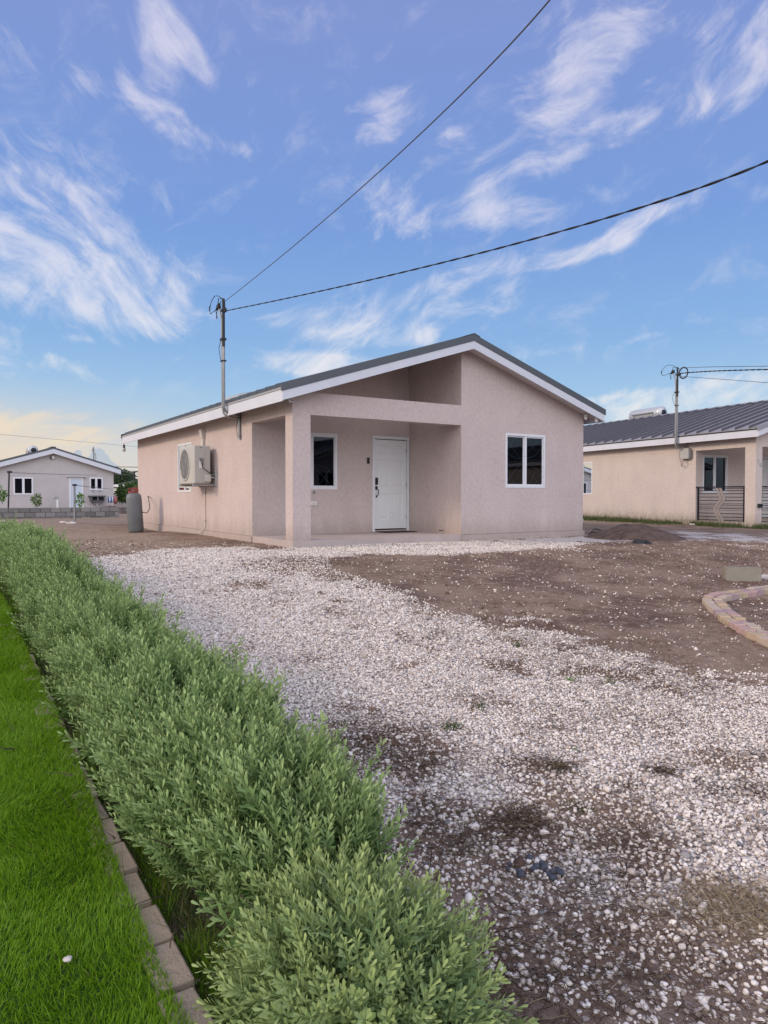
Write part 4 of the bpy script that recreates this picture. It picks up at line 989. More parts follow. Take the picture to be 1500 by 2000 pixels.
# ------------------------------------------------------------------ service masts
def mast(th_, base_u, v0, ztop, zbend, dv, label_dark, coil, zlow):
    # local: x = u offset from wall (negative = out), y = v, z absolute
    e = MB(); e.tube([(base_u, 0, ztop), (base_u, 0, ztop-1.0)], .032, 10); e.build('upper_pipe', M['darksteel'], th_)
    e = MB(); e.tube([(base_u, 0, ztop-1.0), (base_u, 0, zbend+.12), (base_u+.03, .0, zbend+.03), (base_u+.1, .01, zbend-.01), (-.06, dv, zbend-.02), (-.03, dv, zbend-.02)], .03, 10)
    e.build('mast_pipe', M['steel'], th_)
    e = MB(); o = .055
    e.tube([(base_u-.05, .17, ztop-.12), (base_u-.03, .13, ztop-.25), (base_u-.01, .07, ztop-.42), (base_u-.01, o+.005, ztop-.6), (base_u-.01, o, zbend+.1), (base_u+.02, o, zbend-.03), (base_u+.1, o, zbend-.08), (-.06, dv+.03, zbend-.10)], .022, 8)
    e.build('conduit', M['pvc'], th_)
    e = MB(); e.tube([(-.03, dv, zbend+.10), (-.03, dv, zlow)], .03, 10); e.box(-.062, -.001, dv-.05, dv+.05, zbend-.12, zbend-.09); e.box(-.062, -.001, dv-.05, dv+.05, zlow+.06, zlow+.09); e.build('wall_pipe', M['steel'], th_)
    e = MB(); e.hexa([(base_u-.09,.10,ztop-.17),(base_u-.01,.10,ztop-.17),(base_u-.01,.24,ztop-.2),(base_u-.09,.24,ztop-.2),(base_u-.08,.11,ztop-.07),(base_u-.02,.11,ztop-.07),(base_u-.02,.2,ztop-.1),(base_u-.08,.2,ztop-.1)]); e.build('weather_head', M['black'], th_, .01)
    e = MB(); e.box(base_u-.045, base_u+.045, -.05, .05, ztop-.27, ztop-.23); e.box(base_u-.02, base_u+.02, -.14, -.045, ztop-.30, ztop-.22); e.build('clamp', M['darksteel'], th_)
    for za, zb in ((.86, .82), (1.3, 1.28)): MB().box(base_u-.05, base_u+.05, -.045, .09, ztop-za, ztop-zb).build('clamp', M['darksteel'], th_)
    class JW:
        def tube(self, p, r, n): MB().tube(p, r, n).build('jumper_wire', M['cable'], th_)
    e = JW()
    e.tube([(base_u-.05, .2, ztop-.1), (base_u-.06, .12, ztop+.02), (base_u-.03, .02, ztop+.0), (base_u, -.08, ztop-.06), (base_u, -.1, ztop-.2), (base_u, -.15, ztop-.25)], .009, 6)
    e.tube([(base_u-.03, .06, ztop-.04), (base_u-.05, .1, ztop-.13), (base_u-.02, .06, ztop-.22), (base_u, .02, ztop-.26)], .008, 6)
    e.tube([(base_u-.05, .2, ztop-.12), (base_u-.06, .3, ztop-.2), (base_u-.06, .24, ztop-.3), (base_u-.06, .2, ztop-.34), (base_u-.06, .26, ztop-.38), (base_u-.06, .22, ztop-.2)], .007, 6)
    e.tube([(base_u, .0, ztop-.01), (base_u-.04, .2, ztop+.10), (base_u-.05, .40, ztop+.14), (base_u-.06, .58, ztop+.06), (base_u-.07, .66, ztop-.10), (base_u-.07, .60, ztop-.20), (base_u-.06, .4, ztop-.18), (base_u-.05, .22, ztop-.15)], .007, 6)
    e.tube([(base_u-.07, .655, ztop-.02), (base_u-.07, .655, ztop-.13)], .014, 6)
    e.tube([(base_u-.02, .1, ztop-.84), (base_u-.03, .2, ztop-1.0), (base_u-.03, .12, ztop-1.22), (base_u-.02, .06, ztop-1.3)], .006, 6)
    e.tube([(-.05, dv+.05, zbend-.12), (-.03, dv+.17, zbend-.25), (-.03, dv+.14, zlow+.1), (-.03, dv+.02, zlow)], .006, 6)
m1 = thing1('service_mast', 0, 2.42, 0, 'tall steel service mast with tangled wires on the pink house eave', 'service mast')
mast(m1, -.43, 0, 5.08, 2.72, .15, '', 0, 2.18)
m2 = thing2('service_mast', 0, 2.75, 0, 'steel service mast in front of the grey ribbed neighbour roof', 'service mast')
mast(m2, -.40, 0, 5.33, 2.66, -.1, '', 1, 2.35)
e = MB()
for k_ in range(3): e.tube([(-.40, -.26+(.17+.012*k_)*math.cos(q), 5.1+(.17+.012*k_)*math.sin(q)) for q in np.linspace(0, 6.283, 24)], .011, 6, False)
e.build('cable_coil', M['cable'], m2)
# meter box on neighbour wall
mb = thing2('meter_box', -.16, 2.48, 2.22, 'pale grey electricity meter box on the peach wall', 'meter box')
MB().box(0, .14, 0, .36, 0, .36).build('box', M['acg'], mb, .012); MB().box(.02, .155, -.04, -.001, .04, .3).build('side_box', M['steel'], mb)
e = MB(); e.tube([(.1, .3, 0), (.1, .38, -.2), (.12, .25, -.3), (.1, .1, -.2), (.1, .16, -.01)], .005, 6); e.tube([(.1, .45, .5), (.12, .5, .1), (.12, .4, -.25), (.1, .32, -.05)], .005, 6); e.build('loose_wires', M['brown'], mb)

# ------------------------------------------------------------------ overhead wires
def bez(p0, pm, p1, n=40, t1=1.0):   # quadratic through a mid point
    p0, pm, p1 = Vector(p0), Vector(pm), Vector(p1); c = pm*2-(p0+p1)*.5
    return [p0*(1-s)**2+c*2*s*(1-s)+p1*s*s for s in np.linspace(0, t1, n)]
def wire(name, pts, r, label, twist=False, m='cable', cat_='cable'):
    e = MB()
    if twist:
        L = [0]
        for a, b in zip(pts, pts[1:]): L.append(L[-1]+(b-a).length)
        for ph in (0, math.pi):
            q = []
            for p, l in zip(pts, L):
                d = (pts[-1]-pts[0]).normalized(); a = d.cross(Vector((0, 0, 1))).normalized(); b = a.cross(d); th_ = l*2*math.pi/.55+ph
                q.append(p+(a*math.cos(th_)+b*math.sin(th_))*r*.85)
            e.tube(q, r, 6)
    else: e.tube(pts, r, 6)
    return tag(e.build(name, M[m]), label, cat_)
P0 = L1(-.43, 2.30, 4.80)
wire('service_cable', bez(P0, at(1000, 478, 8.4), at(1600, 262, 5.4), 200), .0068, 'thick twisted black service cable sagging right from the mast of the pink house', True)
P0 = L1(-.43, 2.42, 5.0)
wire('telephone_wire', bez(P0, at(760, 318, 7.5), at(1150, -110, 4.6), 60), .006, 'thin straight dark wire climbing steeply to the top edge from the mast', m='greycable')
Q0 = L2(-.4, 2.6, 5.28)
wire('telephone_wire', bez(Q0, at(1420, 716, 21.0), at(1620, 715, 17)), .008, 'uppermost thin level wire right of the neighbour mast', m='greycable')
wire('service_cable', bez(L2(-.4, 2.6, 5.1), at(1420, 723.8, 21.0), at(1620, 720, 17), 120), .011, 'twisted black cable running level right of the neighbour mast', True)
wire('telephone_wire', bez(L2(-.4, 2.6, 5.0), at(1420, 741.5, 21.0), at(1620, 757, 17)), .007, 'lowest thin wire falling to the right from the neighbour mast', m='greycable')
wire('utility_wire', bez(at(-60, 843, 30), at(130, 860, 36), at(275, 873, 40)), .006, 'thin wire crossing the sky over the far house at left', m='greycable')
wire('utility_wire', bez(at(200, 910.5, 75), at(240, 912, 75), at(300, 912.5, 75)), .035, 'highest of the distant wires right of the far house gable', m='greycable')
wire('utility_wire', bez(at(200, 920, 75), at(240, 920.5, 75), at(300, 920.7, 75)), .035, 'middle distant wire right of the far house gable', m='greycable')
wire('utility_wire', bez(at(200, 926, 75), at(240, 927, 75), at(300, 928, 75)), .025, 'lowest distant wire right of the far house gable', m='greycable')

# ------------------------------------------------------------------ small things on the pink house
def camera_dome(par_fn, u, v, z, label, rot=0):
    o = par_fn('security_camera', u, v, z, label, 'security camera', rot, 'security cameras under the eaves')
    e = MB(); e.revolve([(0, 0), (.05, 0), (.055, -.03), (.05, -.05), (0, -.05)], 18); e.build('mount', M['white'], o)
    e = MB(); e.revolve([(0, -.052), (.042, -.055), (.05, -.085), (.04, -.12), (.018, -.14), (0, -.142)], 18); e.build('dome', M['white'], o)
    e = MB(); e.revolve([(0, 0), (.02, 0), (.02, -.012)], 14, axis='y'); l = e.build('lens', M['black'], o); l.location = (.0, -.045, -.1)
    return o
zs1 = zt1(0)-.215
camera_dome(thing1, -.08, -.10, zt1(-.08)-.215, 'white security camera under the eave over the porch column')
camera_dome(thing1, 7.72, -.12, zt1(7.72)-.215, 'shaded security camera where the right eave meets the front wall')
camera_dome(thing1, 7.95, -.25, zt1(7.95)-.215, 'white security camera with dark lens at the right eave tip')
o = thing1('porch_light', .44, .30, 2.52, 'small white lamp fixing inside the porch beam beside the column', 'lamp'); e = MB(); e.revolve([(0, 0), (.05, 0), (.05, -.02), (.02, -.03)], 14); e.tube([(0, 0, -.02), (-.06, 0, -.08)], .02, 8); e.build('fixture', M['white'], o)
o = thing1('light_bulb', -.33, 11.95, 2.62, 'bulb in a dark socket hanging at the rear eave corner', 'light bulb')
e = MB(); e.revolve([(0, .0), (.03, -.005), (.035, -.08), (.045, -.1)], 14); e.tube([(0, 0, .0), (.0, .06, .08), (-.02, .15, .16), (0, .1, .26)], .008, 6); e.build('socket', M['black'], o)
e = MB(); e.revolve([(.03, -.1), (.05, -.14), (.055, -.18), (.035, -.22), (0, -.235)], 16); e.build('bulb', M['acg'], o)
o = thing1('doorbell', 2.82, 1.95, 1.70, 'black doorbell on the pink wall left of the front door', 'doorbell'); MB().box(-.03, .03, -.028, -.001, 0, .14).build('body', M['black'], o, .006); e = MB(); e.revolve([(0, -.03), (.012, -.03), (.014, -.027)], 12, 0, .045, 'y'); e.build('button', M['navy'], o)
o = thing1('electrical_socket', 1.42, 1.95, .76, 'cream electrical socket low on the porch wall beside the column', 'socket'); MB().box(-.07, .07, -.03, -.001, 0, .085).build('plate', M['white'], o, .005); MB().box(-.04, .04, -.034, -.0305, .02, .06).build('cover', M['wpvc'], o)
o = thing1('wall_tap', 1.43, 1.95, 1.04, 'round grey pipe stub under the porch window', 'pipe stub'); e = MB(); e.revolve([(0, -.03), (.022, -.03), (.024, -.001), (.034, -.001)], 14, axis='y'); e.build('stub', M['steel'], o)
o = thing1('door_stop', 3.97, .62, .17, 'tiny dark door stop at the foot of the porch side wall', 'door stop'); e = MB(); e.tube([(-.001, 0, .03), (-.09, 0, .03)], .008, 8); e.tube([(-.09, 0, .03), (-.11, 0, .03)], .014, 8); e.build('rod', M['darksteel'], o)
o = thing1('doormat', 3.38, 1.62, .131, 'dark brown doormat on the porch floor before the white door', 'doormat'); MB().box(-.42, .42, -.24, .24, 0, .018).build('mat', M['mat'], o, .005); MB().box(-.36, .36, -.18, .18, .0181, .024).build('pile', M['mat'], o)
o = thing1('solar_water_heater', 2.05, 5.1, zt1(2.05), 'pale solar water heater just peeking over the pink house roof', 'water heater')
e = MB(); e.hexa([(-1.3,-.5,-.32),(.35,-.5,.09),(.35,.5,.09),(-1.3,.5,-.32),(-1.3,-.5,-.24),(.35,-.5,.15),(.35,.5,.15),(-1.3,.5,-.24)]); e.build('collector', M['heater'], o)
e = MB(); e.revolve([(0, -.6), (.16, -.58), (.18, -.5), (.18, .5), (.16, .58), (0, .6)], 20, .42, .14, 'y'); e.build('tank', M['heater'], o)
e = MB(); e.box(.30, .54, -.62, -.58, .0, .28); e.build('end_cap', M['black'], o, .02)
# pipes standing behind the right corner
for (uu, vv, h, mm, nm, lb) in ((7.9, .45, .42, 'green', 'pipe', 'dark green pipe standing closest to the pink house corner'), (8.0, .40, .32, 'palecap', 'pipe', 'short pale green pipe between the two dark green ones'), (8.12, .36, .40, 'green', 'pipe', 'dark green pipe with white top, furthest from the pink house corner')):
    o = thing1(nm, uu, vv, 0, lb, 'pipe', 0, 'pipes at the corner of the pink house'); e = MB(); e.tube([(0, 0, -.05), (.015, 0, h*.7)], .04, 10); e.build('shaft', M[mm], o)
    e = MB(); e.tube([(.015, 0, h*.7+.001), (.02, 0, h)], .036, 10); e.build('cap', M['palecap' if h < .42 else 'green'], o)

# ------------------------------------------------------------------ gas cylinder
tp = np.array(at(266, 1038, 20.3)); tx, ty = tp[0], tp[1]; tz = float(tp[2])
gas = empty('gas_cylinder', (tx, ty, tz-.02), 0, 'tall grey gas cylinder with red collar leaning by the pink house corner', 'gas cylinder'); gas.rotation_euler = (0, math.radians(-3.6), 0)
R = .215
e = MB(); e.revolve([(0, .0), (R*.92, .0), (R*.95, .05), (R, .07), (R, .96), (R*.97, 1.02), (R*.86, 1.085), (R*.62, 1.125), (R*.3, 1.14), (0, 1.142)], 36); e.build('body', M['tank'], gas)
e = MB(); e.revolve([(R*.60, 1.12), (R*.66, 1.16), (R*.66, 1.27), (R*.63, 1.28), (R*.62, 1.27), (R*.62, 1.16), (R*.58, 1.12)], 30, a0=-1.2, a1=3.9)
e.revolve([(R*.60, 1.12), (R*.66, 1.13), (R*.66, 1.17), (R*.62, 1.17), (R*.62, 1.12)], 10, a0=3.9, a1=5.1); e.build('collar', M['redrust'], gas)
e = MB(); e.tube([(0, 0, 1.13), (0, 0, 1.22)], .025, 8); e.tube([(-.04, 0, 1.2), (.05, 0, 1.2)], .015, 8); e.build('valve', M['steel'], gas)
hs = thing1('gas_hose', 0, 0, 0, 'black gas hose curving from the cylinder to the pink wall', 'hose'); hs.rotation_euler = (0, 0, 0); hs.location = (tx, ty, tz)
e = MB(); w1 = L1(-.01, 10.3, .95)-Vector((tx, ty, tz)); e.tube([(.18, -.05, .56), (.32, -.02, .53), tuple(Vector((.42, 0, .55)).lerp(w1, .25)), tuple(Vector((.42, 0, .66)).lerp(w1, .5)), tuple(Vector((.40, 0, .95)).lerp(w1, .75)), tuple(w1)], .012, 8); e.build('tube', M['black'], hs)

# ------------------------------------------------------------------ block wall and yard
we = np.array(at(232.5, 1000, 31.6)); bw, bh_ = .4, .2; zb = -.08; WL = 9.2
bwall = empty('block_wall', (we[0], we[1], zb), ANG, 'low wall of bare grey concrete blocks at left', 'wall')
e = MB(); r_ = np.random.default_rng(3)
zt_ = .455-zb
for j in range(4):
    z1_ = zt_-j*bh_; z0_ = max(z1_-bh_+.014, -.15); x = 0.0; first = True
    while x > -WL:
        xa = x-(bw/2 if first and j % 2 else bw); first = False
        dd = r_.uniform(-.008, .008); e.box(xa+.022, x, dd, .15, z0_, z1_+r_.uniform(-.004, .0)); x = xa
M['blockwall'] = island('wall_block', [(0, (.17, .165, .16)), (.5, (.235, .225, .215)), (1, (.30, .285, .27))], .95, 0, .1)
e.build('blocks', M['blockwall'], bwall)
MB().box(-WL, -.01, .02, .14, -.2, zt_-.014).build('mortar', M['mortar'], bwall)
# dirt ridge at the wall foot is part of the ground; stones in the yard
for (px, py, r, lb) in ((124, 1022, .13, 'flat white rock left of the clothes post in the yard'), (139, 1023.5, .15, 'larger white rock at the foot of the clothes post'), (5, 1020, .12, 'white rock at the left edge by the block wall')):
    p = gp(px, py); small_stone('rock', (p[0], p[1], p[2]+.03), r, lb, px, 'rock', 'white rocks in the yard', (1.2, .8, .55))
p = gp(1351, 1026.5); small_stone('rock', (p[0], p[1], p[2]+.04), .09, 'white rock in the weeds by the peach wall', 2, 'rock', None, (1.3, 1, .7))
# clothes posts and lines
cp = np.array(flat(146, 1023)); post = empty('clothes_post', (cp[0], cp[1], 0), 0, 'pale metal clothes post in front of the block wall', 'post')
e = MB(); e.tube([(0, 0, -.1), (0, 0, 1.30)], .036, 10); e.build('pole', M['steel'], post); e = MB(); e.box(-.05, .07, -.05, .05, 1.30, 1.37); e.build('bracket', M['darksteel'], post)
pA = at(15.5, 991, 31); postb = empty('clothes_post', (pA.x, 31, 0), 0, 'dark slim clothes post behind the block wall at far left', 'post')
zt_p = at(17, 924, 31).z; e = MB(); e.tube([(0, 0, -.1), (.07, 0, zt_p)], .035, 8); e.build('pole', M['darksteel'], postb); e = MB(); e.box(.0, .18, -.04, .04, zt_p, zt_p+.09); e.build('bracket', M['black'], postb)
wire('clothes_line', bez((pA.x+.1, 31, zt_p+.03), at(100, 926, 38), at(189, 928, 48)), .012, 'long clothes line from the dark post to the far house wall', m='greycable', cat_='clothes line')
wire('clothes_line', bez((cp[0], cp[1], 1.33), at(190, 952.5, 33), at(223, 956, 50)), .010, 'clothes line from the pale post to the far house corner', m='greycable', cat_='clothes line')
# clothes hanging
YC = 40
def cloth_mat():
    m, t, b = mat('striped_cloth'); co = objco(t); s = t.new('ShaderNodeSeparateXYZ'); t.l.new(co, s.inputs[0])
    w = t.math('FRACT', t.math('MULTIPLY', s.outputs[0], 7.0)); c = t.ramp(w, [(0, (.03, .08, .28)), (.45, (.04, .10, .34)), (.5, (.55, .56, .6)), (1, (.5, .5, .55))])
    t.l.new(c, b.inputs['Base Color']); b.inputs['Roughness'].default_value = .9; return m
M['bluecloth'] = cloth_mat(); M['redcloth'] = plain('red_cloth', (.30, .12, .12), .9, 0, .4, 6)
for (pa, pb, pt, pz, mm, lb) in ((211, 221.5, 970.5, 982, 'bluecloth', 'blue and white striped towel hanging by the far house'), (222, 229, 970, 984, 'redcloth', 'reddish cloth hanging right of the blue striped towel')):
    a = at(pa, pt, YC); b_ = at(pb, pt, YC); zl = at(pa, pz, YC).z; o = empty('towel', (a.x, YC, zl), 0, lb, 'towel', 'washing by the far house'); e = MB(); N = 16; pts = []
    for i in range(N+1):
        x = (b_.x-a.x)*i/N; yy = .02*math.sin(i*1.3); pts += [(x, yy, 0), (x, yy*.5, a.z-zl), (x, yy+.012, 0), (x, yy*.5+.012, a.z-zl)]
    fs = [];
    for i in range(N): k_ = 4*i; fs += [(k_, k_+4, k_+5, k_+1), (k_+2, k_+3, k_+7, k_+6), (k_+1, k_+5, k_+7, k_+3), (k_, k_+2, k_+6, k_+4)]
    e.add(pts, fs, True); e.build('cloth', M[mm], o)
    MB().tube([(-.05, .006, a.z-zl+.005), (b_.x-a.x+.05, .006, a.z-zl+.005)], .008, 6).build('rail', M['steel'], o)

# ------------------------------------------------------------------ far house at left, on the same street grid
YF = 47.0; O3 = np.array(at(104, 968, YF)); ZB3 = -.2
def p3(px, py, v=0.0):       # house coordinates of a picture point on the gable plane
    d = ray(px, py); tt = (v-(CAM-O3)@VX)/(d@VX); q = CAM+d*tt-O3; return float(q@UX), float(q[2]+O3[2]-ZB3)
fx = lambda px: p3(px, 960)[0]
fzz = lambda px, py: p3(px, py)[1]
H3 = frame_empty('house', (O3[0], O3[1], ZB3), ANG, 'pale rear gable of a house behind the block wall at far left', 'house')
def L3(u, v, z): q = O3+u*UX+v*VX; return Vector((q[0], q[1], ZB3+z))
zr = fzz(104, 875.5); hw = fx(234); sl3 = (zr-fzz(234, 916.5))/hw; ww3 = fx(222); tp3 = lambda x: zr-.34-sl3*abs(x)
dep = 11
W3 = [(fx(26), fx(65), fzz(45, 966), fzz(45, 932)), (fx(175), fx(201), fzz(188, 957), fzz(188, 932.5))]
D3 = (fx(135.5), fx(162), .1, fzz(149, 932.5))
e = MB()
cuts = sorted(set([-ww3, 0, ww3]+[q for w in W3+[D3] for q in w[:2]]))
for a, b_ in zip(cuts, cuts[1:]):
    z = 0.0; hs_ = [w for w in W3+[D3] if w[0] <= a+1e-6 and w[1] >= b_-1e-6]
    for h in hs_:
        if h[2] > z: e.add([(a, 0, z), (b_, 0, z), (b_, 0, h[2]), (a, 0, h[2])], [(0, 1, 2, 3)])
        z = h[3]
    e.add([(a, 0, z), (b_, 0, z), (b_, 0, tp3(b_)), (a, 0, tp3(a))], [(0, 1, 2, 3)])
for h in W3+[D3]:
    a, b_, c, d = h
    for (p, q) in (((a, c), (b_, c)), ((b_, c), (b_, d)), ((b_, d), (a, d)), ((a, d), (a, c))): e.add([(p[0], 0, p[1]), (q[0], 0, q[1]), (q[0], .15, q[1]), (p[0], .15, p[1])], [(0, 1, 2, 3)])
for sg in (-1, 1): e.add([(sg*ww3, 0, 0), (sg*ww3, dep, 0), (sg*ww3, dep, tp3(ww3)), (sg*ww3, 0, tp3(ww3))], [(0, 1, 2, 3)])
e.add([(-ww3, dep, 0), (ww3, dep, 0), (ww3, dep, tp3(ww3)), (0, dep, tp3(0)), (-ww3, dep, tp3(ww3))], [(0, 1, 2, 3, 4)])
e.build('wall', M['pale'], H3)
e = MB()
for sg in (-1, 1):
    e.hexa([(0,-.4,zr-.06),(sg*hw,-.4,zr-.06-sl3*hw),(sg*hw,dep+.4,zr-.06-sl3*hw),(0,dep+.4,zr-.06),(0,-.4,zr+.03),(sg*hw,-.4,zr+.03-sl3*hw),(sg*hw,dep+.4,zr+.03-sl3*hw),(0,dep+.4,zr+.03)])
    v = -.2
    while v < dep:
        e.hexa([(sg*.1,v,zr+.031-sl3*.1),(sg*hw,v,zr+.031-sl3*hw),(sg*hw,v+.05,zr+.031-sl3*hw),(sg*.1,v+.05,zr+.031-sl3*.1),(sg*.1,v,zr+.075-sl3*.1),(sg*hw,v,zr+.075-sl3*hw),(sg*hw,v+.05,zr+.075-sl3*hw),(sg*.1,v+.05,zr+.075-sl3*.1)]); v += .45
r3 = e.build('roof', M['roof'], H3)
e = MB(); e.box(-.14, .14, -.42, dep, zr+.031, zr+.09); e.build('ridge_cap', M['roof'], r3)
e = MB()
for sg in (-1, 1): e.hexa([(0,-.39,zr-.36),(sg*hw,-.39,zr-.36-sl3*hw),(sg*hw,-.35,zr-.36-sl3*hw),(0,-.35,zr-.36),(0,-.39,zr-.065),(sg*hw,-.39,zr-.065-sl3*hw),(sg*hw,-.35,zr-.065-sl3*hw),(0,-.35,zr-.065)])
e.build('barge_board', M['fascia'], H3)
e = MB()
for sg in (-1, 1): e.hexa([(0,-.345,zr-.34),(sg*hw,-.345,zr-.34-sl3*hw),(sg*hw,dep,zr-.34-sl3*hw),(0,dep,zr-.34),(0,-.345,zr-.31),(sg*hw,-.345,zr-.31-sl3*hw),(sg*hw,dep,zr-.31-sl3*hw),(0,dep,zr-.31)])
e.build('soffit', M['soffit'], H3)
for k_, (a, b_, c, d) in enumerate(W3):
    e = MB(); f = .09; mid = (a+b_)/2
    e.box(a, a+f, -.03, .08, c, d); e.box(b_-f, b_, -.03, .08, c, d); e.box(a+f, b_-f, -.028, .08, c, c+f); e.box(a+f, b_-f, -.028, .08, d-f, d); e.box(mid-.07, mid+.07, -.026, .08, c+f, d-f)
    w = e.build('window', M['vinyl'], H3)
    for (q0, q1) in ((a+f, mid-.07), (mid+.07, b_-f)): MB().add([(q0, .04, c+f), (q1, .04, c+f), (q1, .04, d-f), (q0, .04, d-f)], [(0, 1, 2, 3)]).build('pane', M['glass'], w)
    e = MB(); N = 40; pts = []
    for i in range(N+1): x = a+f+(b_-a-2*f)*i/N; pts += [(x, .12+.02*math.sin(i*1.2), c+f), (x, .12+.02*math.sin(i*1.2), d-f)]
    e.add(pts, [(2*i, 2*i+2, 2*i+3, 2*i+1) for i in range(N)], True); e.build('curtain', M['curtain'], w)
a, b_, c, d = D3
e = MB(); e.box(a-.02, a+.1, -.03, .1, c, d); e.box(b_-.1, b_+.02, -.03, .1, c, d); e.box(a+.1, b_-.1, -.028, .1, d-.1, d); e.build('door_frame', M['vinyl'], H3)
M['bluedoor'] = plain('pale_blue_door', (.56, .64, .74), .45, 0, .04)
dr = MB().box(a+.105, b_-.105, .0, .06, c, d-.105).build('door', M['bluedoor'], H3)
e = MB(); e.tube([(b_-.2, -.001, 1.05), (b_-.2, -.08, 1.05), (b_-.3, -.08, 1.05)], .03, 8); e.build('handle', M['steel'], dr)
e = MB(); e.tube([(b_-.2, -.001, 1.3), (b_-.2, -.04, 1.3)], .04, 8); e.build('lock', M['steel'], dr)
MB().box(a-.15, b_+.2, -.16, -.001, d+.02, d+.08).build('door_hood', M['pale'], H3)
def thing3(name, u, v, z, label, cat_): return empty(name, L3(u, v, z), ANG, label, cat_)
# solar tank on its roof
uq, zq = p3(65, 889, 1.2)
o = thing3('solar_water_heater', uq, 1.2, zq, 'round end of a solar water heater on the far house roof', 'water heater')
e = MB(); e.revolve([(0, 0), (.27, .0), (.31, .05), (.31, 1.5), (0, 1.5)], 28, 0, .33, 'y'); e.build('tank', M['heater'], o)
e = MB(); e.revolve([(0, -.02), (.15, -.02), (.17, -.001)], 20, .02, .34, 'y'); e.build('end_cover', M['navy'], o)
e = MB(); e.tube([(-.3, .05, .25), (-.42, .05, -.3)], .03, 6); e.tube([(.2, .05, .1), (.25, .05, -.1)], .03, 6); e.build('stand', M['steel'], o)
e = MB(); e.hexa([(-1.6,.05,-.50),(-.38,.05,-.12),(-.38,1.4,-.12),(-1.6,1.4,-.50),(-1.6,.05,-.44),(-.38,.05,-.06),(-.38,1.4,-.06),(-1.6,1.4,-.44)]); e.build('collector', M['heater'], o)
# wall lamp, sink, vent pipe
o = thing3('security_light', fx(102.5), -.001, fzz(102.5, 894), 'small round security lamp under the far gable peak', 'lamp'); e = MB(); e.box(-.12, -.02, -.1, 0, -.1, .08); e.build('bracket', M['darksteel'], o); e = MB(); e.revolve([(0, -.2), (.10, -.16), (.11, -.05), (0, -.02)], 16, .06, 0, 'y'); e.build('lamp_head', M['white'], o)
u0_ = fx(175); bwid = fx(201)-u0_
o = thing3('wash_basin', u0_, -.002, fzz(188, 982), 'grey concrete wash basin fixed to the far house wall', 'wash basin')
e = MB(); e.box(-.1, bwid+.1, -.62, 0, .42, .50); e.hexa([(.1,-.55,.0),(bwid-.1,-.55,.0),(bwid-.1,0,.0),(.1,0,.0),(.0,-.6,.16),(bwid,-.6,.16),(bwid,0,.16),(.0,0,.16)]); e.box(0, .06, -.58, 0, .161, .419); e.box(bwid-.06, bwid, -.58, 0, .161, .419); e.box(bwid/2-.05, bwid/2+.05, -.58, 0, .161, .419); e.box(.061, bwid-.061, -.12, 0, .161, .419); e.build('basin', M['sink'], o)
e = MB(); e.tube([(bwid/2, -.3, 0), (bwid/2, -.3, -.18)], .05, 8); e.tube([(bwid/2-.2, -.3, -.06), (bwid/2+.2, -.3, -.06)], .03, 8); e.build('drain', M['white'], o)
for q in (.22, bwid-.22): MB().tube([(q, 0, .83), (q, -.12, .83), (q, -.12, .75)], .04, 8).build('tap', M['steel'], o)
o = thing3('vent_pipe', fx(109), -.7, .1, 'white vent pipe with grey elbow before the far house', 'vent pipe'); zv = fzz(109, 975)-.1
e = MB(); e.tube([(0, 0, 0), (0, 0, zv)], .07, 10); e.build('pipe', M['white'], o); e = MB(); e.tube([(0, 0, zv), (-.02, 0, zv+.1), (-.12, 0, zv+.16), (-.24, 0, zv+.1), (-.25, 0, zv)], .085, 10); e.build('elbow', M['pvc'], o)

# ------------------------------------------------------------------ plants, trees
def leafcloud(name, par, org, n, rad, size, m, seed, droop=.0, shell=.3, aspect=.32):
    r = np.random.default_rng(seed); d = r.normal(size=(n, 3)); d /= np.linalg.norm(d, axis=1, keepdims=True); rr = (shell+(1-shell)*r.random(n)**.5)
    lump = .72+.5*fbm(d[:, 0]*1.7+seed, d[:, 1]*1.7+d[:, 2]*1.3, 1.5, 3)
    P = d*rr[:, None]*lump[:, None]*np.array(rad)+np.array(org)
    V = np.array([(0, 0, 0), (.5*aspect, .45, .05), (0, 1, -.04), (-.5*aspect, .45, .05)]); Fc = np.array([(0, 1, 2, 3)])
    dd = d*.8+r.normal(size=(n, 3))*.6; dd[:, 2] -= droop
    R = align(dd, r.uniform(0, 6.28, n)); R = R@np.array([[1, 0, 0], [0, 0, 1], [0, 1, 0]], float)[None]
    VV, FF = inst(V, Fc, P, R, size*r.uniform(.6, 1.3, n)); o = npmesh(name, VV, FF, M[m]); 
    if par: hold(o, par)
    return o
def plant(px, py, Y, w, h, label, m, n, size, seed, trunk_h=.3):
    p = at(px, py, Y); g0 = float(gz(p.x, p.y)); o = empty('plant', (p.x, p.y, g0), 0, label, 'plant', 'young plants behind the block wall')
    leafcloud('foliage', o, (p.x, p.y, p.z), n, (w, w, h), size, m, seed, .3)
    e = MB(); e.tube([(p.x, p.y, g0-.05), (p.x+.02, p.y, p.z)], [.02, .01], 6); s = e.build('stem', M['bark']); hold(s, o)
plant(71, 976, 33, .20, .26, 'dark leafy young plant behind the block wall under the far window', 'tree', 190, .15, 3)
plant(155.5, 976, 34, .17, .25, 'bright green sapling before the pale blue door', 'bright', 120, .17, 4)
plant(-2, 966, 32, .26, .30, 'yellow green plant cut off by the left edge', 'bright', 160, .2, 5)
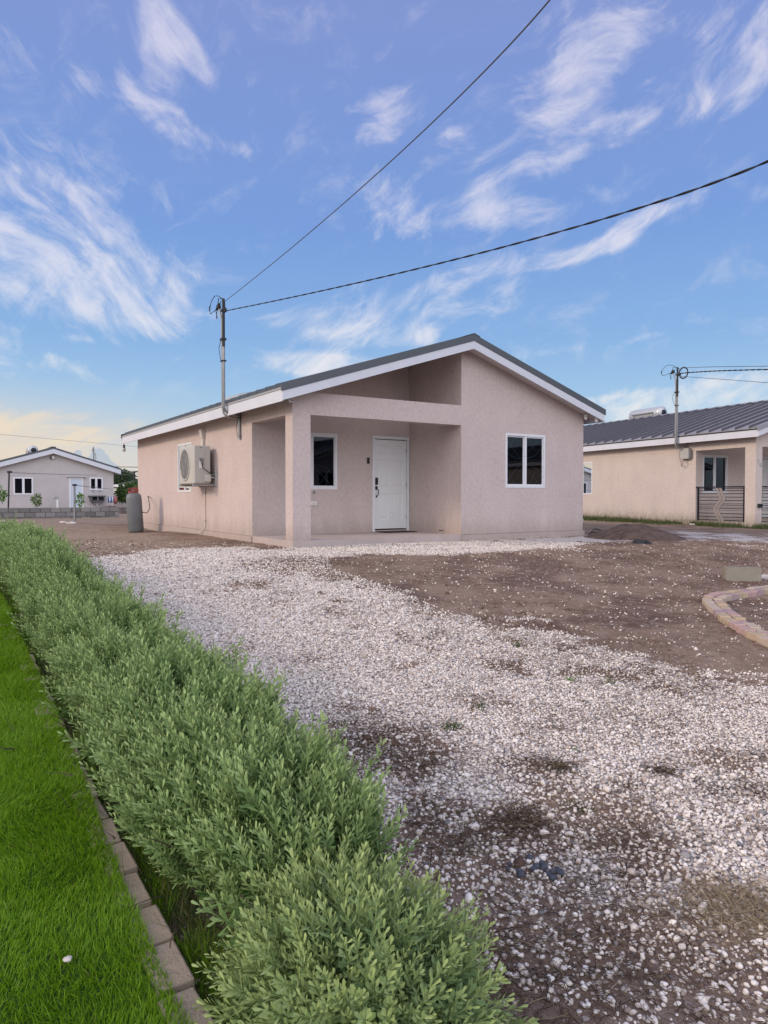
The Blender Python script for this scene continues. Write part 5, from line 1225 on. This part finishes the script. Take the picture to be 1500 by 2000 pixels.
def tree(px, py, Y, rad, label, m, n, size, seed, droop, cat_='tree'):
    p = at(px, py, Y); g0 = 0.0; o = empty('tree', (p.x, p.y, g0), 0, label, cat_)
    leafcloud('crown', o, (p.x, p.y, p.z), n, rad, size, m, seed, droop)
    e = MB(); e.tube([(p.x, p.y, -.1), (p.x+.05, p.y, p.z*.6), (p.x, p.y, p.z+rad[2]*.3)], [.12, .09, .04], 8)
    for q in range(6):
        a_ = q*1.05; e.tube([(p.x+.03, p.y, p.z*.6), (p.x+math.cos(a_)*rad[0]*.5, p.y+math.sin(a_)*rad[1]*.5, p.z+rad[2]*.2*(q % 3))], [.05, .015], 6)
    s = e.build('trunk', M['bark']); hold(s, o); return o
tree(252, 962, 52, (.85, .9, .62), 'leafy green tree with drooping leaves behind the gas cylinder', 'tree', 900, .40, 11, .8)
tree(267, 955, 56, (.45, .6, .6), 'darker green tree touching the pink house corner, beside the drooping one', 'farleaf', 600, .32, 12, .2)
tree(230, 934, 110, (2.2, 2.0, 1.4), 'far dark tree over the grey green roof', 'farleaf', 2500, .5, 13, 0)
tree(241, 936, 112, (1.8, 1.8, 1.1), 'further small dark tree right of the far dark tree', 'farleaf', 1800, .5, 14, 0)
# distant grey green roofed house
YD = 80; a = at(222, 952, YD); b_ = at(300, 935, YD)
H4 = empty('house', (a.x, YD, 0), 0, 'distant house with a grey green roof behind the trees', 'house')
wD = 9.0; e = MB(); e.box(.3, wD-.3, 0, 6, -.1, 1.9); e.build('wall', M['pale'], H4)
e = MB(); zr4 = at(262, 931.5, YD).z; ze4 = at(224, 944.5, YD).z
e.add([(-.3, -.5, ze4-.25), (wD, -.5, ze4-.1), (wD, 6.5, ze4), (-.3, 6.5, ze4), (2.6, 3, zr4), (wD-2, 3, zr4)], [(0, 1, 5, 4), (1, 2, 5), (2, 3, 4, 5), (3, 0, 4), (3, 2, 1, 0)]); e.build('roof', M['roofgreen'], H4)
e = MB(); e.box(-.3, wD, -.54, -.505, ze4-.40, ze4-.12); e.build('fascia', M['white'], H4)
for q in (1.2, 3.4, 5.6):
    w = MB().box(q, q+1.1, -.03, -.001, .7, 1.6).build('window', M['vinyl'], H4); MB().box(q+.1, q+1.0, -.045, -.031, .8, 1.5).build('pane', M['navy'], w)
# fence strips seen between far house and cylinder
fn = empty('fence', (at(222, 975, 58).x, 58, 0), 0, 'pale upright board fence between the far house and the cylinder', 'fence'); e = MB()
for i in range(9): e.box(i*.26, i*.26+.19, 0, .03, 0, 1.15+.12*math.sin(i*2.1))
e.build('boards', M['wpvc'], fn); e = MB(); e.box(0, 2.3, .031, .07, .35, .43); e.box(0, 2.3, .031, .07, .9, .98); e.build('rails', M['bark'], fn)
# utility pole and aerial
YP = 66; p = at(264, 975, YP); up = empty('utility_pole', (p.x, YP, 0), 0, 'dark utility pole with crossarms above the gas cylinder', 'utility pole'); zt_ = at(262, 923, YP).z
e = MB(); e.tube([(0, 0, -.2), (-.08, 0, zt_)], [.13, .09], 8); e.build('pole', M['darksteel'], up)
e = MB(); e.hexa([(-.30,-.06,zt_-.08),(.24,-.06,zt_+.04),(.24,.06,zt_+.04),(-.30,.06,zt_-.08),(-.30,-.06,zt_+.03),(.24,-.06,zt_+.14),(.24,.06,zt_+.14),(-.30,.06,zt_+.03)]); e.box(-.05, .45, -.05, .05, zt_-.42, zt_-.34); e.box(-.05, .5, -.05, .05, zt_-.76, zt_-.68); e.build('crossarm', M['darksteel'], up)
YA = 130; p = at(183, 905, YA); an = empty('radio_mast', (p.x, YA, 0), 0, 'thin aerial mast against the cloud behind the far house', 'aerial mast'); zt_ = at(183, 873, YA).z
e = MB()
for q in range(3): e.tube([(.15*math.cos(q*2.09), .15*math.sin(q*2.09), 0), (.10*math.cos(q*2.09), .1*math.sin(q*2.09), zt_)], .04, 5)
for i in range(24):
    z = zt_*i/24; q = i % 3; e.tube([(.15*math.cos(q*2.09), .15*math.sin(q*2.09), z), (.15*math.cos((q+1)*2.09), .15*math.sin((q+1)*2.09), z+zt_/24)], .025, 4)
e.build('lattice', M['steel'], an)
e = MB()
for (z, dx_) in ((zt_-.6, -.2), (zt_-1.4, .35), (zt_-2.0, .4), (zt_-2.6, .3)): e.tube([(0, 0, z), (dx_, 0, z)], .05, 5); e.tube([(dx_, -.05, z-.25), (dx_, -.05, z+.3)], .10, 6)
e.build('antennas', M['pvc'], an)

# ------------------------------------------------------------------ neighbour details
def railing(th_, L, along, label):
    # along: function (s, z) -> local
    pass
r1 = thing2('porch_railing', .03, .40, 0, 'dark slatted metal railing with pale zigzag motif between wall and column', 'railing')
z0, z1 = .09, 1.27; Lr = 1.88
e = MB()
e.box(-.03, .03, -.02, Lr+.03, z1-.04, z1); e.box(-.03, .03, 0, Lr, z0, z0+.035); e.box(-.02, .02, 0, .045, z0, z1-.041); e.box(-.02, .02, Lr-.09, Lr-.04, z0, z1-.041); e.build('frame', M['navy'], r1)
e = MB(); zz = [.16, .27, .38, .49, .545, .60, .655, .71, .80, .91, 1.02, 1.12, 1.19]
for i, z in enumerate(zz): e.box(-.01, .01, .046, Lr-.091, z, z+(.022 if i not in (3, 5, 7) else .012))
e.build('slats', M['navy'], r1)
e = MB()
def zig(off, d0, d1, wz):
    pts = [(Lr*.50-.02+off, z0+.04), (Lr*.62+off, .52), (Lr*.47+off, .86), (Lr*.56+off, z1-.05)]
    for (a, b_) in zip(pts, pts[1:]): e.hexa([(d0,a[0],a[1]),(d1,a[0],a[1]),(d1,a[0]+wz,a[1]),(d0,a[0]+wz,a[1]),(d0,b_[0],b_[1]),(d1,b_[0],b_[1]),(d1,b_[0]+wz,b_[1]),(d0,b_[0]+wz,b_[1])])
zig(-.06, -.03, -.012, .10); zig(-.19, -.028, -.012, .10)
e.build('zigzag_motif', M['motif'], r1)
r2 = thing2('porch_railing', .30, .06, 0, 'dark slatted metal railing at the right edge of the photo', 'railing')
e = MB(); e.box(0, 3.6, -.03, .03, z1-.04, z1); e.box(0, 3.6, -.03, .03, z0, z0+.035); e.box(0, .045, -.02, .02, z0, z1-.041); e.box(3.55, 3.6, -.02, .02, z0, z1-.041); e.build('frame', M['navy'], r2)
e = MB()
for i, z in enumerate(zz): e.box(.046, 3.549, -.01, .01, z, z+(.022 if i not in (3, 5, 7) else .012))
e.build('slats', M['navy'], r2)
o = thing2('mailbox', .17, 0, .60, 'small black box low on the neighbour porch column', 'box'); MB().box(-.085, .085, -.06, -.001, 0, .12).build('case', M['black'], o, .012); MB().box(-.07, .07, -.068, -.061, .07, .11).build('flap', M['navy'], o)
nb = thing2('house_number', .12, -.004, 1.90, 'raised house number 78 on the neighbour porch column', 'house number')
for (ch, dx_, dz_) in (('7', -.05, .06), ('8', .035, -.04)):
    c = bpy.data.curves.new('digit', 'FONT'); c.body = ch; c.size = .19; c.extrude = .008; tmp = bpy.data.objects.new('tmp', c); COL.objects.link(tmp); bpy.context.view_layer.update()
    me = bpy.data.meshes.new_from_object(tmp.evaluated_get(bpy.context.evaluated_depsgraph_get())); bpy.data.objects.remove(tmp)
    d_o = bpy.data.objects.new('digit', me); me.materials.clear(); me.materials.append(M['heater']); COL.objects.link(d_o); d_o.parent = nb; d_o.rotation_euler = (math.pi/2, 0, 0); d_o.location = (dx_, -.006, dz_)
wh = thing2('solar_water_heater', 4.6, 8.4, zt2(4.6), 'grey cylindrical solar water heater on the ridge of the neighbour roof', 'water heater')
e = MB(); e.revolve([(0, -.03), (.2, -.02), (.27, .04), (.29, .12), (.29, 1.75), (.26, 1.86), (0, 1.9)], 28, 0, .40, 'y'); e.build('tank', M['heater'], wh)
e = MB(); e.revolve([(0, -.05), (.13, -.05), (.15, -.02)], 5, .0, .40, 'y'); e.build('end_cover', M['navy'], wh)
e = MB()
for q in (.35, 1.5): e.tube([(-.32, q, .45), (-.38, q, -.1)], .018, 6); e.tube([(.3, q, .45), (.4, q, -.2)], .018, 6)
e.box(-.36, -.30, .3, 1.6, .40, .44); e.build('stand', M['steel'], wh)

# ------------------------------------------------------------------ soil heap, hose, block, brick edging
def soil_mat():
    m, t, b = mat('dug_soil'); co = objco(t); n1 = t.noise(co, 5, 6, .65); n2 = t.noise(co, 40, 4, .7)
    c = t.mix(t.step(.35, .65, n1), (.09, .055, .04), (.165, .11, .08)); c = t.mix(t.math('MULTIPLY', t.step(.6, .75, n2), .6), c, (.26, .21, .17)); t.l.new(c, b.inputs['Base Color']); b.inputs['Roughness'].default_value = .97
    bn = t.new('ShaderNodeBump'); bn.inputs['Strength'].default_value = .9; bn.inputs['Distance'].default_value = .03; t.l.new(t.math('ADD', n1, t.math('MULTIPLY', n2, .5)), bn.inputs['Height']); t.l.new(bn.outputs[0], b.inputs['Normal']); return m
M['soil'] = soil_mat()
def heap(name, px, py, rx, ry, h, label, seed):
    c = gp(px, py); N = 44; V = []
    for j in range(N+1):
        for i in range(N+1):
            a = (i/N*2-1); b_ = (j/N*2-1); r = math.hypot(a, b_); x = c[0]+a*rx; y = c[1]+b_*ry
            k_ = max(0, 1-r); z = float(gz(x, y))-.05+h*(k_*k_*(3-2*k_))*1.0+(.05+.22*h*1.6*(float(fbm(x+seed, y, 3.0, 5))-.42))*(min(1, k_*4))
            V.append((x, y, z))
    e = MB(); e.add(V, [(j*(N+1)+i, j*(N+1)+i+1, (j+1)*(N+1)+i+1, (j+1)*(N+1)+i) for j in range(N) for i in range(N)], True); o = e.build(name, M['soil'])
    return tag(o, label, 'soil heap')
heap('soil_heap', 1238, 1050, 1.3, 1.4, .30, 'dark brown soil heap between the pink and peach houses', 1)
heap('soil_heap', 212, 1003, 1.5, 1.6, .42, 'brown soil heap behind the block wall at the far house', 4)
c = gp(1180, 1048); hz = empty('garden_hose', (c[0], c[1], float(gz(c[0], c[1]))), 0, 'black hose looping beside the soil heap at the pink house corner', 'hose')
e = MB(); e.tube([(-.35+.5*q/12+.0, .1*math.sin(q*.5), .03+.15*math.sin(math.pi*min(q/9, 1))) for q in range(13)], .013, 6); e.tube([(-.3+.36*math.cos(q*.35)+.3, .3*math.sin(q*.35), .05+.05*math.sin(q*.35)) for q in range(15)], .013, 6); e.build('tube', M['black'], hz)
c = gp(1252, 1062); sh = empty('plastic_sheet', (c[0], c[1], float(gz(c[0], c[1]))), 0, 'crumpled black plastic at the foot of the soil heap', 'plastic sheet')
e = MB(); N = 16; V = [(.22*(i/N*2-1), .12*(j/N*2-1), max(0, .05*min(1, 2.2*(1-math.hypot(i/N*2-1, j/N*2-1)))*(.2+1.6*random.random()))+.004) for j in range(N+1) for i in range(N+1)]
e.add(V, [(j*(N+1)+i, j*(N+1)+i+1, (j+1)*(N+1)+i+1, (j+1)*(N+1)+i) for j in range(N) for i in range(N)]); e.build('sheet', M['black'], sh)
# concrete block lying at right
c = gp(1450, 1137); M['pblock'] = plain('pale_block', (.28, .26, .22), .95, 0, .25, 9, .8, 60, .1)
cb = empty('concrete_block', (c[0]+.06, c[1]+.08, float(gz(c[0], c[1]))), math.radians(-7), 'single pale concrete block lying on the dirt at right', 'concrete block')
e = MB(); L_, Wb, Hb = .46, .15, .185
e.box(-L_/2, L_/2, 0, .03, 0, Hb); e.box(-L_/2, L_/2, Wb-.03, Wb, 0, Hb)
for q in (-L_/2+.012, -.015, L_/2-.042): e.box(q, q+.03, .0301, Wb-.0301, .003, Hb-.003)
e.build('shell', M['pblock'], cb)
c = gp(1497, 1132); rk = small_stone('rubble', (c[0], c[1], float(gz(c[0], c[1]))+.03), .09, 'broken grey rubble beside the concrete block at the right edge', 5, 'rubble', None, (1.3, 1, .7))
# curved double row of bricks
OUT = [(1560,1278),(1500,1252),(1470,1240),(1440,1224),(1412,1207),(1396,1193),(1380,1178),(1371,1167),(1378,1161),(1396,1156),(1418,1152.5),(1440,1150),(1470,1146),(1500,1142.5),(1560,1137)]
pts = [gp(a, b, .06)[:2] for a, b in OUT]
def resample(pts, st):
    L = [0]; 
    for a, b in zip(pts, pts[1:]): L.append(L[-1]+np.hypot(*(np.array(b)-np.array(a))))
    s = np.arange(st/2, L[-1], st); x = np.interp(s, L, [p[0] for p in pts]); y = np.interp(s, L, [p[1] for p in pts]); e_ = .03
    tx_ = np.interp(s+e_, L, [p[0] for p in pts])-np.interp(s-e_, L, [p[0] for p in pts]); ty_ = np.interp(s+e_, L, [p[1] for p in pts])-np.interp(s-e_, L, [p[1] for p in pts]); return x, y, np.arctan2(ty_, tx_)
for _ in range(2):   # soften corners
    q = [pts[0]]
    for a, b in zip(pts, pts[1:]): q += [np.array(a)*.75+np.array(b)*.25, np.array(a)*.25+np.array(b)*.75]
    pts = q+[pts[-1]]
BCOL = {'pink': (.46, .32, .29), 'mauve': (.38, .28, .28), 'yellow': (.46, .36, .25), 'cream': (.48, .39, .31)}
for k_, v_ in BCOL.items(): M['b'+k_] = plain(k_+'_brick', v_, .92, 0, .25, 14, .6, 90, .1)
seq = ['cream', 'yellow', 'pink', 'mauve', 'yellow', 'cream', 'mauve', 'pink', 'yellow', 'pink', 'cream', 'mauve']
bm_ = MB().box(-.098, .098, -.05, .05, -.05, .055)
def px_x(x, y): return 750+F_PX*x/max(y*math.cos(PITCH), .1)
for row, (off, st_) in enumerate(((0.05, .203), (.158, .19))):
    base = pts
    if row:
        base = []
        for i, p in enumerate(pts):
            a = np.array(pts[max(i-2, 0)]); b = np.array(pts[min(i+2, len(pts)-1)]); d = (b-a)/np.linalg.norm(b-a); base.append(np.array(p)+np.array([d[1], -d[0]])*.112)
    x, y, th_ = resample(base, st_)
    j = 0
    for i in range(len(x)):
        if px_x(x[i], y[i]) > 1512: continue
        j += 1; nx_, ny_ = math.sin(th_[i]), -math.cos(th_[i]); px_, py_ = x[i]+nx_*.05, y[i]+ny_*.05
        cn = seq[(i*5+row*3+i//3) % len(seq)]
        o = bm_.build('edging_brick', M['b'+cn], None, .008); o.location = (px_, py_, float(gz(px_, py_))+.005+rng.normal()*.004); o.rotation_euler = (rng.normal()*.03, rng.normal()*.03, th_[i]+rng.normal()*.04)
        tag(o, f'{cn} brick, {ORD[min(j-1, 29)]} from the near end in the {"inner" if row else "outer"} row of curved edging', 'brick', 'bricks edging the curved bed')

# weeds along the neighbour wall
n = 16000; s = rng.random(n); uu = -.1-np.abs(rng.normal(size=n))*.5; vv = rng.uniform(-1.5, 9, n)
P_ = np.array([L2(a, b, 0)[:2] for a, b in zip(uu, vv)]); k = (fbm(P_[:, 0], P_[:, 1], 1.4) > .42); P_ = P_[k]; n = len(P_)
strips(np.column_stack([P_, gz(P_[:, 0], P_[:, 1])]), rng.normal(size=(n, 3))*.45+np.array([0, 0, 1.0]), rng.uniform(.04, .16, n)*(.5+fbm(P_[:, 0], P_[:, 1], .7)), np.full(n, .012), rng.normal(size=(n, 3))*.3, M['weed'], 'wall_weeds', label='green weeds and grass along the foot of the peach wall', cat_='weeds')
n = 420; uu = rng.uniform(-.5, -.1, n); vv = rng.uniform(1, 8.5, n); P_ = np.array([L2(a, b, 0)[:2] for a, b in zip(uu, vv)])
strips(np.column_stack([P_, gz(P_[:, 0], P_[:, 1])]), rng.normal(size=(n, 3))*.2+np.array([0, 0, 1.0]), rng.uniform(.2, .42, n), np.full(n, .007), rng.normal(size=(n, 3))*.2, M['weed'], 'wall_weeds', label='tall thin weed stalks against the peach wall', cat_='weeds')

# ------------------------------------------------------------------ houses over the road: they show only as reflections in the panes
for (uu, vv, rz, lb) in ((34.0, -19.5, 3.14, 'peach house across the road, reflected in the front window panes'), (19.5, -20.5, 3.10, 'peach house across the road, reflected in the porch window pane')):
    h = copy_tree(H2); h.location = L1(uu, vv, 0); h.rotation_euler = (0, 0, ANG+rz); h['label'] = lb
